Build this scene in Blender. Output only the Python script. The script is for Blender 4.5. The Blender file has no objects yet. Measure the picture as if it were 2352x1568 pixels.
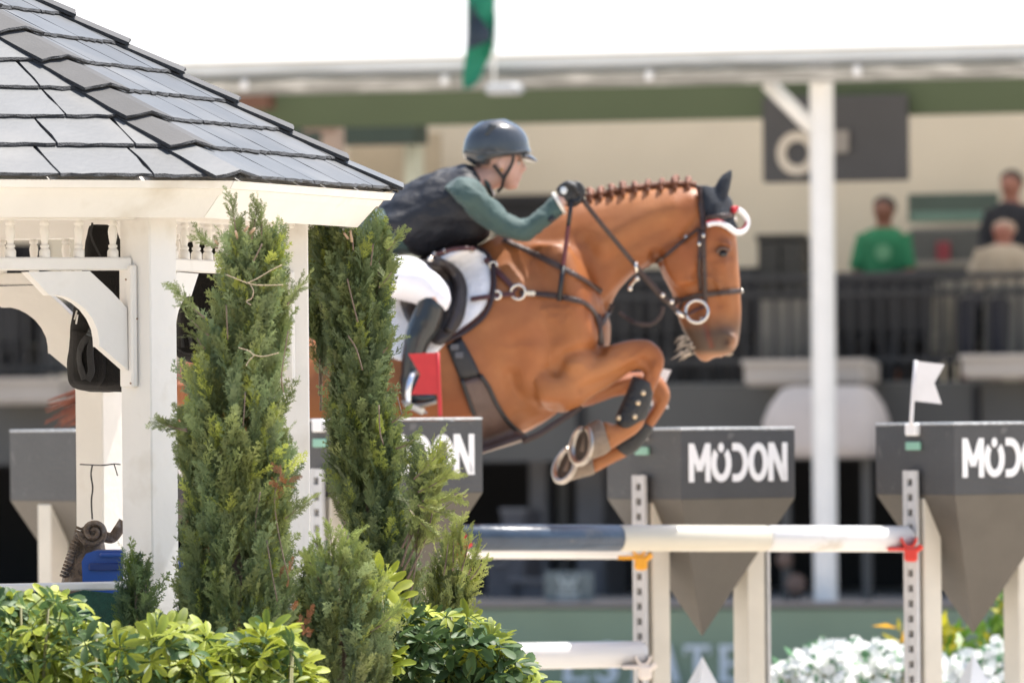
import bpy, bmesh, math, random
import numpy as np
from mathutils import Vector, Matrix, noise
from mathutils.bvhtree import BVHTree

# ------------------------------------------------------------------ camera
SC = bpy.context.scene
COL = SC.collection
F, U0, V0, RHO = 19077.0, 1176.0, 941.0, 0.0087      # focal length in picture units, principal point, camera roll
CAM = Vector((0, 0, 2.0))
cd = bpy.data.cameras.new('camera'); cam = bpy.data.objects.new('camera', cd); COL.objects.link(cam)
cd.sensor_width = 36; cd.lens = F / 2352 * 36; cd.shift_y = (V0 - 784) / 2352
cd.clip_start = 0.5; cd.clip_end = 3000
cam.matrix_world = Matrix.Translation(CAM) @ Matrix.Rotation(RHO, 4, 'Y') @ Matrix.Rotation(math.pi / 2, 4, 'X')
cd.dof.use_dof = True; cd.dof.focus_distance = 23.7; cd.dof.aperture_fstop = 5.8
SC.camera = cam
# ------------------------------------------------------------------ sky, sun, exposure
SUN = Vector((0.30, 0.24, 0.92)).normalized()        # direction to the sun
W = bpy.data.worlds.new('World'); SC.world = W; W.use_nodes = True
wn = W.node_tree.nodes; wl = W.node_tree.links
sky = wn.new('ShaderNodeTexSky'); sky.sky_type = 'NISHITA'; sky.sun_disc = False
sky.sun_elevation = math.asin(SUN.z); sky.sun_rotation = math.atan2(SUN.x, SUN.y)
sky.air_density = 1.0; sky.dust_density = 2.5; sky.ozone_density = 1.0
wn['Background'].inputs[1].default_value = 0.125
wl.new(sky.outputs[0], wn['Background'].inputs[0])
ld = bpy.data.lights.new('sun', 'SUN'); ld.energy = 3.9; ld.angle = math.radians(0.53); ld.color = (1, .955, .89)
sun = bpy.data.objects.new('sun', ld); COL.objects.link(sun)
sun.rotation_euler = SUN.to_track_quat('Z', 'Y').to_euler()
vs = SC.view_settings; vs.view_transform = 'Standard'; vs.look = 'None'; vs.exposure = 1.14; vs.gamma = 1; vs.use_curve_mapping = False
SC.cycles.use_denoising = True
SC.cycles.max_bounces = 8; SC.cycles.diffuse_bounces = 4; SC.cycles.transparent_max_bounces = 8

# ------------------------------------------------------------------ helpers
random.seed(7); RNG = np.random.default_rng(7)
_c, _s = math.cos(RHO), math.sin(RHO)
def ray(u, v):
    x = (u - U0) / F; y = (V0 - v) / F
    return Vector((x * _c + y * _s, 1.0, -x * _s + y * _c))
def P(u, v, D): return CAM + ray(u, v) * D
def px(D): return D / F
def z5(x, y): return ((820 + x / 2.613) * .98, (240 + y / 2.613) * .98)
def z6(x, y): return ((1300 + x / 3.136) * .98, (360 + y / 3.136) * .98)
def z7(x, y): return ((900 + x / 3.267) * .98, (740 + y / 3.267) * .98)

def mat(name, col, rough=.6, var=.1, scale=6., bump=0., bscale=60., spec=.5, metal=0., attr=None, orand=0., sss=0., trans=0., coat=0., sheen=0., coords='Object', stain=None, stretch=None, bdist=.02):
    m = bpy.data.materials.new(name); m.use_nodes = True
    nt = m.node_tree; N = nt.nodes; L = nt.links; b = N['Principled BSDF']
    b.inputs['Roughness'].default_value = rough; b.inputs['Metallic'].default_value = metal
    b.inputs['Specular IOR Level'].default_value = spec
    b.inputs['Coat Weight'].default_value = coat; b.inputs['Sheen Weight'].default_value = sheen
    tc = N.new('ShaderNodeTexCoord'); src = tc.outputs[coords]
    if stretch:
        mp = N.new('ShaderNodeMapping'); mp.inputs['Scale'].default_value = stretch; L.new(src, mp.inputs[0]); src = mp.outputs[0]
    base = N.new('ShaderNodeRGB'); base.outputs[0].default_value = (*col, 1); out = base.outputs[0]
    if stain:                                        # (colour, scale, low, high): blotches with a shape of their own
        nz = N.new('ShaderNodeTexNoise'); nz.inputs['Scale'].default_value = stain[1]; nz.inputs['Detail'].default_value = 5
        L.new(src, nz.inputs['Vector'])
        mr = N.new('ShaderNodeMapRange'); mr.inputs[1].default_value = stain[2]; mr.inputs[2].default_value = stain[3]
        L.new(nz.outputs[0], mr.inputs[0])
        mx = N.new('ShaderNodeMix'); mx.data_type = 'RGBA'; L.new(mr.outputs[0], mx.inputs[0])
        L.new(out, mx.inputs[6]); mx.inputs[7].default_value = (*stain[0], 1); out = mx.outputs[2]
    if attr:
        a = N.new('ShaderNodeAttribute'); a.attribute_name = attr
        mx = N.new('ShaderNodeMix'); mx.data_type = 'RGBA'; mx.blend_type = 'MULTIPLY'; mx.inputs[0].default_value = 1
        L.new(out, mx.inputs[6]); L.new(a.outputs[0], mx.inputs[7]); out = mx.outputs[2]
    if var or orand:
        nz = N.new('ShaderNodeTexNoise'); nz.inputs['Scale'].default_value = scale; nz.inputs['Detail'].default_value = 6
        L.new(src, nz.inputs['Vector'])
        mr = N.new('ShaderNodeMapRange'); mr.inputs[1].default_value = .25; mr.inputs[2].default_value = .75
        mr.inputs[3].default_value = 1 - var; mr.inputs[4].default_value = 1 + var
        L.new(nz.outputs[0], mr.inputs[0]); val = mr.outputs[0]
        if orand:
            oi = N.new('ShaderNodeObjectInfo'); m2 = N.new('ShaderNodeMapRange')
            m2.inputs[3].default_value = 1 - orand; m2.inputs[4].default_value = 1 + orand
            L.new(oi.outputs['Random'], m2.inputs[0])
            mm = N.new('ShaderNodeMath'); mm.operation = 'MULTIPLY'; L.new(val, mm.inputs[0]); L.new(m2.outputs[0], mm.inputs[1]); val = mm.outputs[0]
        hs = N.new('ShaderNodeHueSaturation'); L.new(out, hs.inputs['Color']); L.new(val, hs.inputs['Value']); out = hs.outputs[0]
    L.new(out, b.inputs['Base Color'])
    if bump:
        nz = N.new('ShaderNodeTexNoise'); nz.inputs['Scale'].default_value = bscale; nz.inputs['Detail'].default_value = 5
        L.new(src, nz.inputs['Vector'])
        bp = N.new('ShaderNodeBump'); bp.inputs['Strength'].default_value = bump; bp.inputs['Distance'].default_value = bdist
        L.new(nz.outputs[0], bp.inputs['Height']); L.new(bp.outputs[0], b.inputs['Normal'])
    if trans:
        tr = N.new('ShaderNodeBsdfTranslucent'); L.new(out, tr.inputs[0])
        ms = N.new('ShaderNodeMixShader'); ms.inputs[0].default_value = trans
        L.new(b.outputs[0], ms.inputs[1]); L.new(tr.outputs[0], ms.inputs[2]); L.new(ms.outputs[0], N['Material Output'].inputs[0])
    return m

def setp(o, label=None, cat=None, group=None, kind=None):
    if label: o['label'] = label
    if cat: o['category'] = cat
    if group: o['group'] = group
    if kind: o['kind'] = kind
    return o
def thing(name, label, cat, loc=(0, 0, 0), rz=0., group=None):
    o = bpy.data.objects.new(name, None); COL.objects.link(o); o.empty_display_size = .1
    o.location = loc; o.rotation_euler = (0, 0, rz)
    return setp(o, label, cat, group)
def world_of(o): return Matrix.LocRotScale(o.location, o.rotation_euler, o.scale)

LOCAL = set()
class MB:
    """collects verts and faces; build() links them as one mesh object"""
    def __init__(s, tf=None): s.v = []; s.f = []; s.tf = tf
    def add(s, vs, fs):
        n = len(s.v)
        s.v += [tuple(s.tf @ Vector(p)) if s.tf else tuple(p) for p in vs]
        s.f += [tuple(i + n for i in f) for f in fs]; return s
    def box(s, c, d, rz=0., M=None, ch=0.):
        hx, hy, hz = d[0] / 2, d[1] / 2, d[2] / 2
        R = Matrix.Translation(Vector(c)) @ (M if M else Matrix.Rotation(rz, 4, 'Z'))
        if ch <= 0:
            vs = [R @ Vector((x, y, z)) for z in (-hz, hz) for y in (-hy, hy) for x in (-hx, hx)]
            fs = [(0, 2, 3, 1), (4, 5, 7, 6), (0, 1, 5, 4), (1, 3, 7, 5), (3, 2, 6, 7), (2, 0, 4, 6)]
        else:
            ring = [(hx - ch, -hy), (hx, -hy + ch), (hx, hy - ch), (hx - ch, hy), (-hx + ch, hy), (-hx, hy - ch), (-hx, -hy + ch), (-hx + ch, -hy)]
            i = ch
            vs = []
            for z, k in ((-hz, i), (-hz + ch, 0), (hz - ch, 0), (hz, i)):
                for x, y in ring:
                    xx = math.copysign(max(abs(x) - k, 0), x); yy = math.copysign(max(abs(y) - k, 0), y)
                    vs.append(R @ Vector((xx, yy, z)))
            fs = [tuple(range(7, -1, -1)), tuple(range(24, 32))]
            for a in range(3):
                for k in range(8): fs.append((a * 8 + k, a * 8 + (k + 1) % 8, a * 8 + 8 + (k + 1) % 8, a * 8 + 8 + k))
        return s.add(vs, fs)
    def rings(s, rs, caps=True, closed=False):
        n = len(rs[0]); vs = [p for r in rs for p in r]; fs = []
        m = len(rs)
        for i in range(m if closed else m - 1):
            j = (i + 1) % m
            for k in range(n): fs.append((i * n + k, i * n + (k + 1) % n, j * n + (k + 1) % n, j * n + k))
        if caps and not closed:
            fs.append(tuple(range(n - 1, -1, -1))); fs.append(tuple((m - 1) * n + k for k in range(n)))
        return s.add(vs, fs)
    def tube(s, pts, r, n=8, caps=True, closed=False):
        pts = [Vector(p) for p in pts]; m = len(pts)
        rr = r if isinstance(r, (list, tuple)) else [r] * m
        up = Vector((0, 0, 1)); rs = []; prev = None
        for i, p in enumerate(pts):
            a = pts[(i - 1) % m] if (closed or i > 0) else p; b = pts[(i + 1) % m] if (closed or i < m - 1) else p
            t = (b - a); t = t.normalized() if t.length > 1e-9 else Vector((0, 0, 1))
            if prev is None:
                x = t.cross(up if abs(t.z) < .9 else Vector((1, 0, 0))).normalized()
            else:
                x = (prev - t * prev.dot(t)); x = x.normalized() if x.length > 1e-6 else t.cross(up).normalized()
            prev = x; y = t.cross(x)
            rs.append([p + (x * math.cos(2 * math.pi * k / n) + y * math.sin(2 * math.pi * k / n)) * rr[i] for k in range(n)])
        return s.rings(rs, caps, closed)
    def lathe(s, prof, n=12, c=(0, 0, 0)):
        c = Vector(c)
        rs = [[c + Vector((r * math.cos(2 * math.pi * k / n), r * math.sin(2 * math.pi * k / n), z)) for k in range(n)] for r, z in prof]
        return s.rings(rs)
    def prism(s, poly, to3, th):
        """poly: 2-D points, to3(x, y, w) -> 3-D with w across the thickness"""
        n = len(poly)
        vs = [to3(x, y, 0) for x, y in poly] + [to3(x, y, th) for x, y in poly]
        fs = [tuple(range(n - 1, -1, -1)), tuple(range(n, 2 * n))] + [(k, (k + 1) % n, n + (k + 1) % n, n + k) for k in range(n)]
        return s.add(vs, fs)
    def ball(s, c, r, n=10, m=7, M=None):
        c = Vector(c); r = Vector(r) if not isinstance(r, (int, float)) else Vector((r, r, r)); rs = []
        for i in range(m + 1):
            a = math.pi * (i + .02) / (m + .04)
            ring = []
            for k in range(n):
                q = Vector((r.x * math.sin(a) * math.cos(2 * math.pi * k / n), r.y * math.sin(a) * math.sin(2 * math.pi * k / n), -r.z * math.cos(a)))
                ring.append(c + (M @ q if M else q))
            rs.append(ring)
        return s.rings(rs)
    def mesh(s, name, smooth=False):
        me = bpy.data.meshes.new(name); me.from_pydata(s.v, [], s.f)
        bm = bmesh.new(); bm.from_mesh(me); bmesh.ops.recalc_face_normals(bm, faces=bm.faces); bm.to_mesh(me); bm.free()
        if smooth: me.polygons.foreach_set('use_smooth', [True] * len(me.polygons))
        me.update(); return me
    def build(s, name, m, parent=None, smooth=False, sharp=None):
        return link(name, s.mesh(name, smooth), m, parent, sharp)

def link(name, me, m, parent=None, sharp=None):
    o = bpy.data.objects.new(name, me); COL.objects.link(o)
    if not me.materials: me.materials.append(m)
    if sharp is not None:
        me.polygons.foreach_set('use_smooth', [True] * len(me.polygons))
        me.set_sharp_from_angle(angle=math.radians(sharp))
    if parent is not None:
        o.parent = parent
        if parent.type == 'EMPTY' and parent.name not in LOCAL:
            o.matrix_parent_inverse = world_of(parent).inverted()     # meshes of such things hold world coordinates
    return o
def copy_tree(o, parent=None):
    c = o.copy(); COL.objects.link(c)
    if parent is not None: c.parent = parent; c.matrix_parent_inverse = o.matrix_parent_inverse.copy()
    for ch in list(o.children): copy_tree(ch, c)
    return c

def crom(pts, k=4, closed=False):
    """Catmull-Rom through a list of equal-length tuples"""
    A = [np.array(p, float) for p in pts]; n = len(A); out = []
    rng = range(n) if closed else range(n - 1)
    for i in rng:
        p1, p2 = A[i], A[(i + 1) % n]
        p0 = A[(i - 1) % n] if (closed or i > 0) else 2 * p1 - p2
        p3 = A[(i + 2) % n] if (closed or i < n - 2) else 2 * p2 - p1
        for j in range(k):
            t = j / k
            out.append(.5 * ((2 * p1) + (-p0 + p2) * t + (2 * p0 - 5 * p1 + 4 * p2 - p3) * t * t + (-p0 + 3 * p1 - 3 * p2 + p3) * t ** 3))
    if not closed: out.append(A[-1])
    return out
def loft(mb, secs, D=30., dy=0., n=24, k=4, e=2.0, conv=None):
    """secs: (ua, va, ub, vb, half thickness) edge points of a cross-section at distance D+dy"""
    L = []
    for q in secs:
        q = list(q)
        if conv: q[0:2] = conv(*q[0:2]); q[2:4] = conv(*q[2:4])
        L.append(q if len(q) == 6 else q + [0.])
    rs = []
    for q in crom(L, k):
        DD = D + dy + q[5]
        a = P(q[0], q[1], DD); b = P(q[2], q[3], DD); c = (a + b) / 2; ax = (b - a) / 2; ring = []
        for j in range(n):
            t = 2 * math.pi * j / n; ct, st = math.cos(t), math.sin(t)
            ct = math.copysign(abs(ct) ** (2 / e), ct); st = math.copysign(abs(st) ** (2 / e), st)
            ring.append(c + ax * ct + Vector((0, max(q[4], .002) * st, 0)))
        rs.append(ring)
    return mb.rings(rs)
def fuse(mb, name, voxel=.012, smooth=4, fac=.5):
    """voxel union of overlapping closed shapes into one continuous surface"""
    me = mb.mesh(name); o = bpy.data.objects.new(name, me); COL.objects.link(o)
    r = o.modifiers.new('r', 'REMESH'); r.mode = 'VOXEL'; r.voxel_size = voxel; r.use_smooth_shade = True
    if smooth:
        s_ = o.modifiers.new('s', 'SMOOTH'); s_.factor = fac; s_.iterations = smooth
    dg = bpy.context.evaluated_depsgraph_get()
    out = bpy.data.meshes.new_from_object(o.evaluated_get(dg)); out.name = name
    bpy.data.objects.remove(o); bpy.data.meshes.remove(me)
    out.polygons.foreach_set('use_smooth', [True] * len(out.polygons))
    return out
def edge_mat(o, n, m):
    """all faces after the first n take the second material"""
    o.data.materials.append(m); a = np.ones(len(o.data.polygons), np.int32); a[:n] = 0; o.data.polygons.foreach_set('material_index', a)
def get_co(me):
    a = np.empty(len(me.vertices) * 3, np.float32); me.vertices.foreach_get('co', a); return a.reshape(-1, 3)
def set_co(me, a): me.vertices.foreach_set('co', a.astype(np.float32).ravel()); me.update()
def wrinkle(me, amp, freq, seed=0, stretch=(1, 1, 1)):
    """real folds: displace along normals by noise"""
    co = get_co(me); nr = np.empty(len(co) * 3, np.float32); me.vertices.foreach_get('normal', nr); nr = nr.reshape(-1, 3)
    d = np.array([noise.fractal(Vector((p[0] * freq * stretch[0] + seed, p[1] * freq * stretch[1], p[2] * freq * stretch[2])), 1.0, 2.0, 3) for p in co])
    set_co(me, co + nr * (d * amp)[:, None])
def bvh_of(*meshes):
    V = []; T = []
    for me in meshes:
        n = len(V); V += [v.co.copy() for v in me.vertices]; T += [tuple(i + n for i in p.vertices) for p in me.polygons]
    return BVHTree.FromPolygons(V, T)
def hit(bv, u, v, D):
    d = ray(u, v).normalized(); h = bv.ray_cast(CAM, d)
    if h[0] is None: return None
    n = h[1]
    if n.dot(d) > 0: n = -n
    return h[0], n
def ribbon(mb, pts, nrm, w, th):
    pts = [Vector(p) for p in pts]; m = len(pts); rs = []
    ww = w if isinstance(w, (list, tuple)) else [w] * m
    for i, p in enumerate(pts):
        t = (pts[min(i + 1, m - 1)] - pts[max(i - 1, 0)]).normalized(); N = nrm[i]
        b = t.cross(N); b = b.normalized() if b.length > 1e-6 else Vector((0, 0, 1)); N = b.cross(t).normalized()
        h = ww[i] / 2; k = th / 2
        rs.append([p + b * x * h + N * y * k for x, y in ((-1, -.5), (-.8, -1), (.8, -1), (1, -.5), (1, .5), (.8, 1), (-.8, 1), (-1, .5))])
    return mb.rings(rs)
def strap(mb, pts, w, th, bv=None, D=29.7, off=.004, k=6, conv=None):
    """a flat strap along picture points: lies on the surface bv where it meets it, else hangs at distance D"""
    Q = []
    for q in pts:
        q = list(q)
        if conv: q[0:2] = conv(*q[0:2])
        Q.append(q[:2] + [q[2] if len(q) > 2 else -1])
    dens = crom([q[:2] for q in Q], k); ds = []
    for i in range(len(Q) - 1):
        for j in range(k): ds.append(Q[i][2] if Q[i][2] < 0 or Q[i + 1][2] < 0 else Q[i][2] + (Q[i + 1][2] - Q[i][2]) * j / k)
    ds.append(Q[-1][2])
    dist = []; nr = []
    for (u, v), d0 in zip(dens, ds):
        h = hit(bv, u, v, D) if (bv and d0 < 0) else None
        if h: dist.append(h[0].y); nr.append(h[1])
        else: dist.append(d0 if d0 > 0 else None); nr.append(Vector((0, -1, 0)))
    known = [i for i, d in enumerate(dist) if d is not None]
    for i in range(len(dist)):
        if dist[i] is None:
            if known:
                j = min(known, key=lambda q: abs(q - i)); dist[i] = dist[j]
            else: dist[i] = D
    sm = list(dist)
    for _ in range(2):
        sm = [min(dist[i], (sm[max(i - 1, 0)] + sm[i] + sm[min(i + 1, len(sm) - 1)]) / 3) for i in range(len(sm))]
    p3 = [P(u, v, d - off) + Vector((0, -off, 0)) for (u, v), d in zip(dens, sm)]
    return ribbon(mb, p3, nr, w, th)
def patch(mb, ea, eb, bv, D, off, th, nu=10, nv=14, conv=None, bulge=0.):
    """a leather or cloth panel laid on a surface between two edge curves"""
    if conv: ea = [conv(*q) for q in ea]; eb = [conv(*q) for q in eb]
    def res(e):
        c = crom(e, 8); L = [0]
        for a, b in zip(c, c[1:]): L.append(L[-1] + np.linalg.norm(b - a))
        t = np.linspace(0, L[-1], nv + 1); return np.stack([np.interp(t, L, [q[i] for q in c]) for i in (0, 1)], 1)
    A, B = res(ea), res(eb); Y = np.full((nv + 1, nu + 1), np.nan)
    for i in range(nv + 1):
        for j in range(nu + 1):
            q = A[i] + (B[i] - A[i]) * j / nu; h = hit(bv, q[0], q[1], D)
            if h: Y[i, j] = h[0].y
    Y[np.isnan(Y)] = D
    for _ in range(3):
        Z = Y.copy(); Z[1:-1] = (Y[:-2] + Y[1:-1] * 2 + Y[2:]) / 4; Z[:, 1:-1] = (Z[:, :-2] + Z[:, 1:-1] * 2 + Z[:, 2:]) / 4
        Y = np.minimum(Y, Z)
    front = []; back = []
    for i in range(nv + 1):
        for j in range(nu + 1):
            q = A[i] + (B[i] - A[i]) * j / nu
            bu = bulge * (1 - (2 * j / nu - 1) ** 2)
            edge = i in (0, nv) or j in (0, nu)
            front.append(P(q[0], q[1], Y[i, j] - off - bu - (0 if edge else th * .5))); back.append(P(q[0], q[1], Y[i, j] - off + th))
    n = len(front); fs = []; c = nu + 1
    for i in range(nv):
        for j in range(nu):
            a = i * c + j; fs.append((a, a + 1, a + c + 1, a + c)); fs.append((n + a, n + a + c, n + a + c + 1, n + a + 1))
    rim = [j for j in range(nu + 1)] + [i * c + nu for i in range(1, nv + 1)] + [nv * c + j for j in range(nu - 1, -1, -1)] + [i * c for i in range(nv - 1, 0, -1)]
    for a, b in zip(rim, rim[1:] + rim[:1]): fs.append((a, n + a, n + b, b))
    return mb.add(front + back, fs)

def rings_letters():
    """the block capitals used on the jump wings, unit height, x starting at 0"""
    s = .19
    M_ = [[(0, 0), (s, 0), (s, .62), (.36, .22), (.42, .22), (.60, .62), (.60, 0), (.60 + s, 0), (.60 + s, 1), (.60, 1), (.39, .52), (s, 1), (0, 1)]]
    N_ = [[(0, 0), (s, 0), (s, .60), (.52, 0), (.52 + s, 0), (.52 + s, 1), (.52, 1), (.52, .40), (s, 1), (0, 1)]]
    return M_, N_
def arc_band(cx, cy, rx, ry, w, a0, a1, n=20):
    o = [(cx + rx * math.cos(a0 + (a1 - a0) * i / n), cy + ry * math.sin(a0 + (a1 - a0) * i / n)) for i in range(n + 1)]
    q = [(cx + (rx - w) * math.cos(a0 + (a1 - a0) * i / n), cy + (ry - w) * math.sin(a0 + (a1 - a0) * i / n)) for i in range(n, -1, -1)]
    return o, q
def band(mb, o, q, to3, th):
    """extruded strip between two equally long point rows"""
    n = len(o); q = q[::-1]
    vs = [to3(*p, 0) for p in o] + [to3(*p, 0) for p in q] + [to3(*p, th) for p in o] + [to3(*p, th) for p in q]; fs = []
    for i in range(n - 1):
        fs += [(i, i + 1, n + i + 1, n + i), (2 * n + i, 3 * n + i, 3 * n + i + 1, 2 * n + i + 1), (i, 2 * n + i, 2 * n + i + 1, i + 1), (n + i, n + i + 1, 3 * n + i + 1, 3 * n + i)]
    fs += [(0, n, 3 * n, 2 * n), (n - 1, 3 * n - 1, 4 * n - 1, 2 * n - 1)]
    return mb.add(vs, fs)
def bars(mb, segs, to3, th):
    """letters made of straight strokes: (x0, y0, x1, y1, width)"""
    for k, (x0, y0, x1, y1, w) in enumerate(segs):
        dx, dy = x1 - x0, y1 - y0; l = math.hypot(dx, dy); nx, ny = -dy / l * w / 2, dx / l * w / 2
        mb.prism([(x0 + nx, y0 + ny), (x1 + nx, y1 + ny), (x1 - nx, y1 - ny), (x0 - nx, y0 - ny)], to3, th + .0005 * k)
    return mb

# ------------------------------------------------------------------ materials
M_WHITE = mat('white_paint', (.80, .775, .73), .45, .05, 5, .10, 40, stain=((.58, .53, .45), 5, .58, .82))
M_SLATE = mat('slate', (.084, .089, .092), .5, .10, 7, .16, 60, orand=.16, stain=((.125, .123, .117), 3.5, .45, .8), bdist=.005, spec=.45)
M_EDGE = mat('slate_edge_shade', (.042, .044, .047), .8, .4, 90, .6, 200)  # shade on the slate edges painted in as a darker grey
M_CAP = mat('slate_cap', (.085, .083, .081), .75, .10, 12, .2, 110, orand=.10, spec=.3, bdist=.006)
M_SAND = mat('sand', (.59, .51, .41), .95, .12, 1.5, .5, 30)
# ------------------------------------------------------------------ ground
g = MB(); S_ = 1500
g.add([(-S_, -S_, 0), (S_, -S_, 0), (S_, S_, 0), (-S_, S_, 0)], [(0, 1, 2, 3)])
setp(g.build('ground', M_SAND), 'pale sand of the riding arena', kind='structure')

# ------------------------------------------------------------------ gazebo
GX, GY, GA, GR, GE = -2.28, 24.0, 38.85, 1.64, 1.957
EZ, RISE = 2.64, 1.045
gz = thing('gazebo', 'white octagonal gazebo with grey slate roof on the left', 'gazebo', (GX, GY, 0))
def cor(i, r, z):
    a = math.radians(GA + 45 * i); return Vector((GX + r * math.cos(a), GY - r * math.sin(a), z))
APEX = Vector((GX, GY, EZ + RISE))
rf = random.Random(3)
# roof deck under the slates (thick sheet), parent of slates and caps
dk = MB()
top = [cor(i, GE - .02, EZ - .008) for i in range(8)]; bot = [cor(i, GE - .05, EZ - .045) for i in range(8)]
dk.add(top + [APEX + Vector((0, 0, -.008))] + bot + [APEX + Vector((0, 0, -.06))],
       [(i, (i + 1) % 8, 8) for i in range(8)] + [(9 + (i + 1) % 8, 9 + i, 17) for i in range(8)] + [(i, 9 + i, 9 + (i + 1) % 8, (i + 1) % 8) for i in range(8)])
roof = dk.build('roof', M_WHITE, gz)
setp(roof, 'grey slate roof with hip caps')
L_SL = math.hypot(GE * math.cos(math.pi / 8), RISE); ROWS = 12.4; EXPO = L_SL / ROWS
def slate_mesh(Ob, es, et, en, s0, s1, hwf, ta, tb):
    """one slate between lateral positions ta..tb; its butt edge is chipped"""
    rnd = rf.uniform; T = .0105
    def pos(s, t, n):
        h = hwf(max(s, 0)) ; t = max(-h, min(h, t)); return Ob + es * s + et * t + en * n
    lift = lambda s: .004 + .0130 * (1 - (s - s0) / (s1 - s0))
    nb = max(3, int((tb - ta) / .03)); per = []
    for i in range(nb + 1): per.append((s0 + (rnd(-.004, .004) if 0 < i < nb else 0), ta + (tb - ta) * i / nb))
    ns = 4
    for i in range(1, ns): per.append((s0 + (s1 - s0) * i / ns, tb + rnd(-.006, .002)))
    per.append((s1, tb)); per.append((s1, ta))
    for i in range(ns - 1, 0, -1): per.append((s0 + (s1 - s0) * i / ns, ta + rnd(-.002, .006)))
    n = len(per); topv = [pos(s, t, lift(s)) for s, t in per]
    mid = []; low = []
    cs = sum(q[0] for q in per) / n; ct = sum(q[1] for q in per) / n
    for s, t in per:
        butt = 1 if s < s0 + .01 else .5
        k = rnd(.002, .011) * butt
        ds, dt = s - cs, t - ct
        mid.append(pos(s - (k if butt == 1 else 0), t + math.copysign(k * .3, dt), lift(s) - T * rnd(.3, .75)))
        low.append(pos(s - (k * .4 if butt == 1 else 0), t, lift(s) - T))
    mb = MB(); mb.add(topv + mid + low, [tuple(range(n))] + [(i, n + i, n + (i + 1) % n, (i + 1) % n) for i in range(n)] + [(n + i, 2 * n + i, 2 * n + (i + 1) % n, n + (i + 1) % n) for i in range(n)])
    return mb
for fi in range(8):
    A = cor(fi, GE, EZ); B = cor(fi + 1, GE, EZ); Ob = (A + B) / 2
    es = (APEX - Ob).normalized(); et = (B - A).normalized(); en = et.cross(es); en = en if en.z > 0 else -en
    half = (B - A).length / 2; hwf = lambda s: half * (1 - s / L_SL)
    for k in range(12):
        s0 = k * EXPO - (.006 if k == 0 else 0); s1 = s0 + EXPO * 1.28
        hw = hwf(max(s0, 0)); t = -hw; 
        if k % 2: t -= rf.uniform(.08, .18)
        first = True
        while t < hw - .02:
            w = rf.uniform(.235, .315); a = max(t, -hw); b = min(t + w, hw)
            if hw - b < .07: b = hw
            if b - a > .025:
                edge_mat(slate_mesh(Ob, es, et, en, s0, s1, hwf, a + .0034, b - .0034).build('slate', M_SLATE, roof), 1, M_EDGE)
            t = b if b < hw else hw
    # hip caps on corner fi
for ci in range(8):
    C0 = cor(ci, GE, EZ); h = (APEX - C0); HL = h.length; h.normalize(); ex = HL / ROWS
    sides = []
    for fi in (ci - 1, ci):
        A = cor(fi, GE, EZ); B = cor(fi + 1, GE, EZ); Ob = (A + B) / 2; es = (APEX - Ob).normalized(); et = (B - A).normalized()
        en = et.cross(es); en = en if en.z > 0 else -en
        sd = en.cross(h); sd = sd if (Ob - C0).dot(sd) > 0 else -sd
        sides.append((sd.normalized(), en))
    for k in range(12):
        a0 = k * ex - (.012 if k == 0 else .006); a1 = a0 + ex * 1.25; Wd = .092; T = .0105
        upn = (sides[0][1] + sides[1][1]).normalized()
        def pp(a, side, w, drop):
            lf = .013 + .019 * (1 - (a - a0) / (a1 - a0)) - drop
            if side < 0: return C0 + h * a + upn * lf * 1.02
            sd, en = sides[side]; return C0 + h * a + sd * w + en * lf
        q = lambda: rf.uniform(-.004, .004)
        per = [(a0 + q(), 0, Wd), (a0 + q(), 0, Wd * .6), (a0 + q(), 0, Wd * .25), (a0 + q(), -1, 0), (a0 + q(), 1, Wd * .25), (a0 + q(), 1, Wd * .6), (a0 + q(), 1, Wd),
               (a0 + ex * .4, 1, Wd + q()), (a0 + ex * .8, 1, Wd + q()), (a1, 1, Wd), (a1, -1, 0), (a1, 0, Wd), (a0 + ex * .8, 0, Wd + q()), (a0 + ex * .4, 0, Wd + q())]
        n = len(per); tv = [pp(*p_, 0) for p_ in per]; mv = []; lv = []
        for a, s_, w in per:
            k2 = rf.uniform(.001, .006) if a < a0 + .01 else 0
            mv.append(pp(a, s_, w, T * rf.uniform(.3, .7)) - h * k2); lv.append(pp(a, s_, w, T))
        fs = [(0, 1, 2, 3, 10, 11, 12, 13), (3, 4, 5, 6, 7, 8, 9, 10)] + [(i, n + i, n + (i + 1) % n, (i + 1) % n) for i in range(n)] + [(n + i, 2 * n + i, 2 * n + (i + 1) % n, n + (i + 1) % n) for i in range(n)]
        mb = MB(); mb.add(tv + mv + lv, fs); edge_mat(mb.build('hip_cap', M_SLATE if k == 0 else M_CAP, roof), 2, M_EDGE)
# fascia boards, leaning in towards the bottom, mitred at the corners
for i in range(8):
    for nm, prof in (('fascia_board', [(1.925, 2.622), (1.845, 2.535), (1.83, 2.545), (1.905, 2.63)]), ('drip_trim', [(1.955, 2.634), (1.943, 2.6135), (1.915, 2.612), (1.92, 2.632)])):
        g_ = .0012 / 1.9
        def cr(j, r, z, sg):
            a = math.radians(GA + 45 * j) + sg * g_; return Vector((GX + r * math.cos(a), GY - r * math.sin(a), z))
        mb = MB(); vs_ = [cr(i, r, z, 1) for r, z in prof] + [cr(i + 1, r, z, -1) for r, z in prof]
        mb.add(vs_, [(0, 1, 2, 3), (4, 7, 6, 5)] + [(k, 4 + k, 4 + (k + 1) % 4, (k + 1) % 4) for k in range(4)])
        mb.build(nm, M_WHITE, gz)
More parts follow.
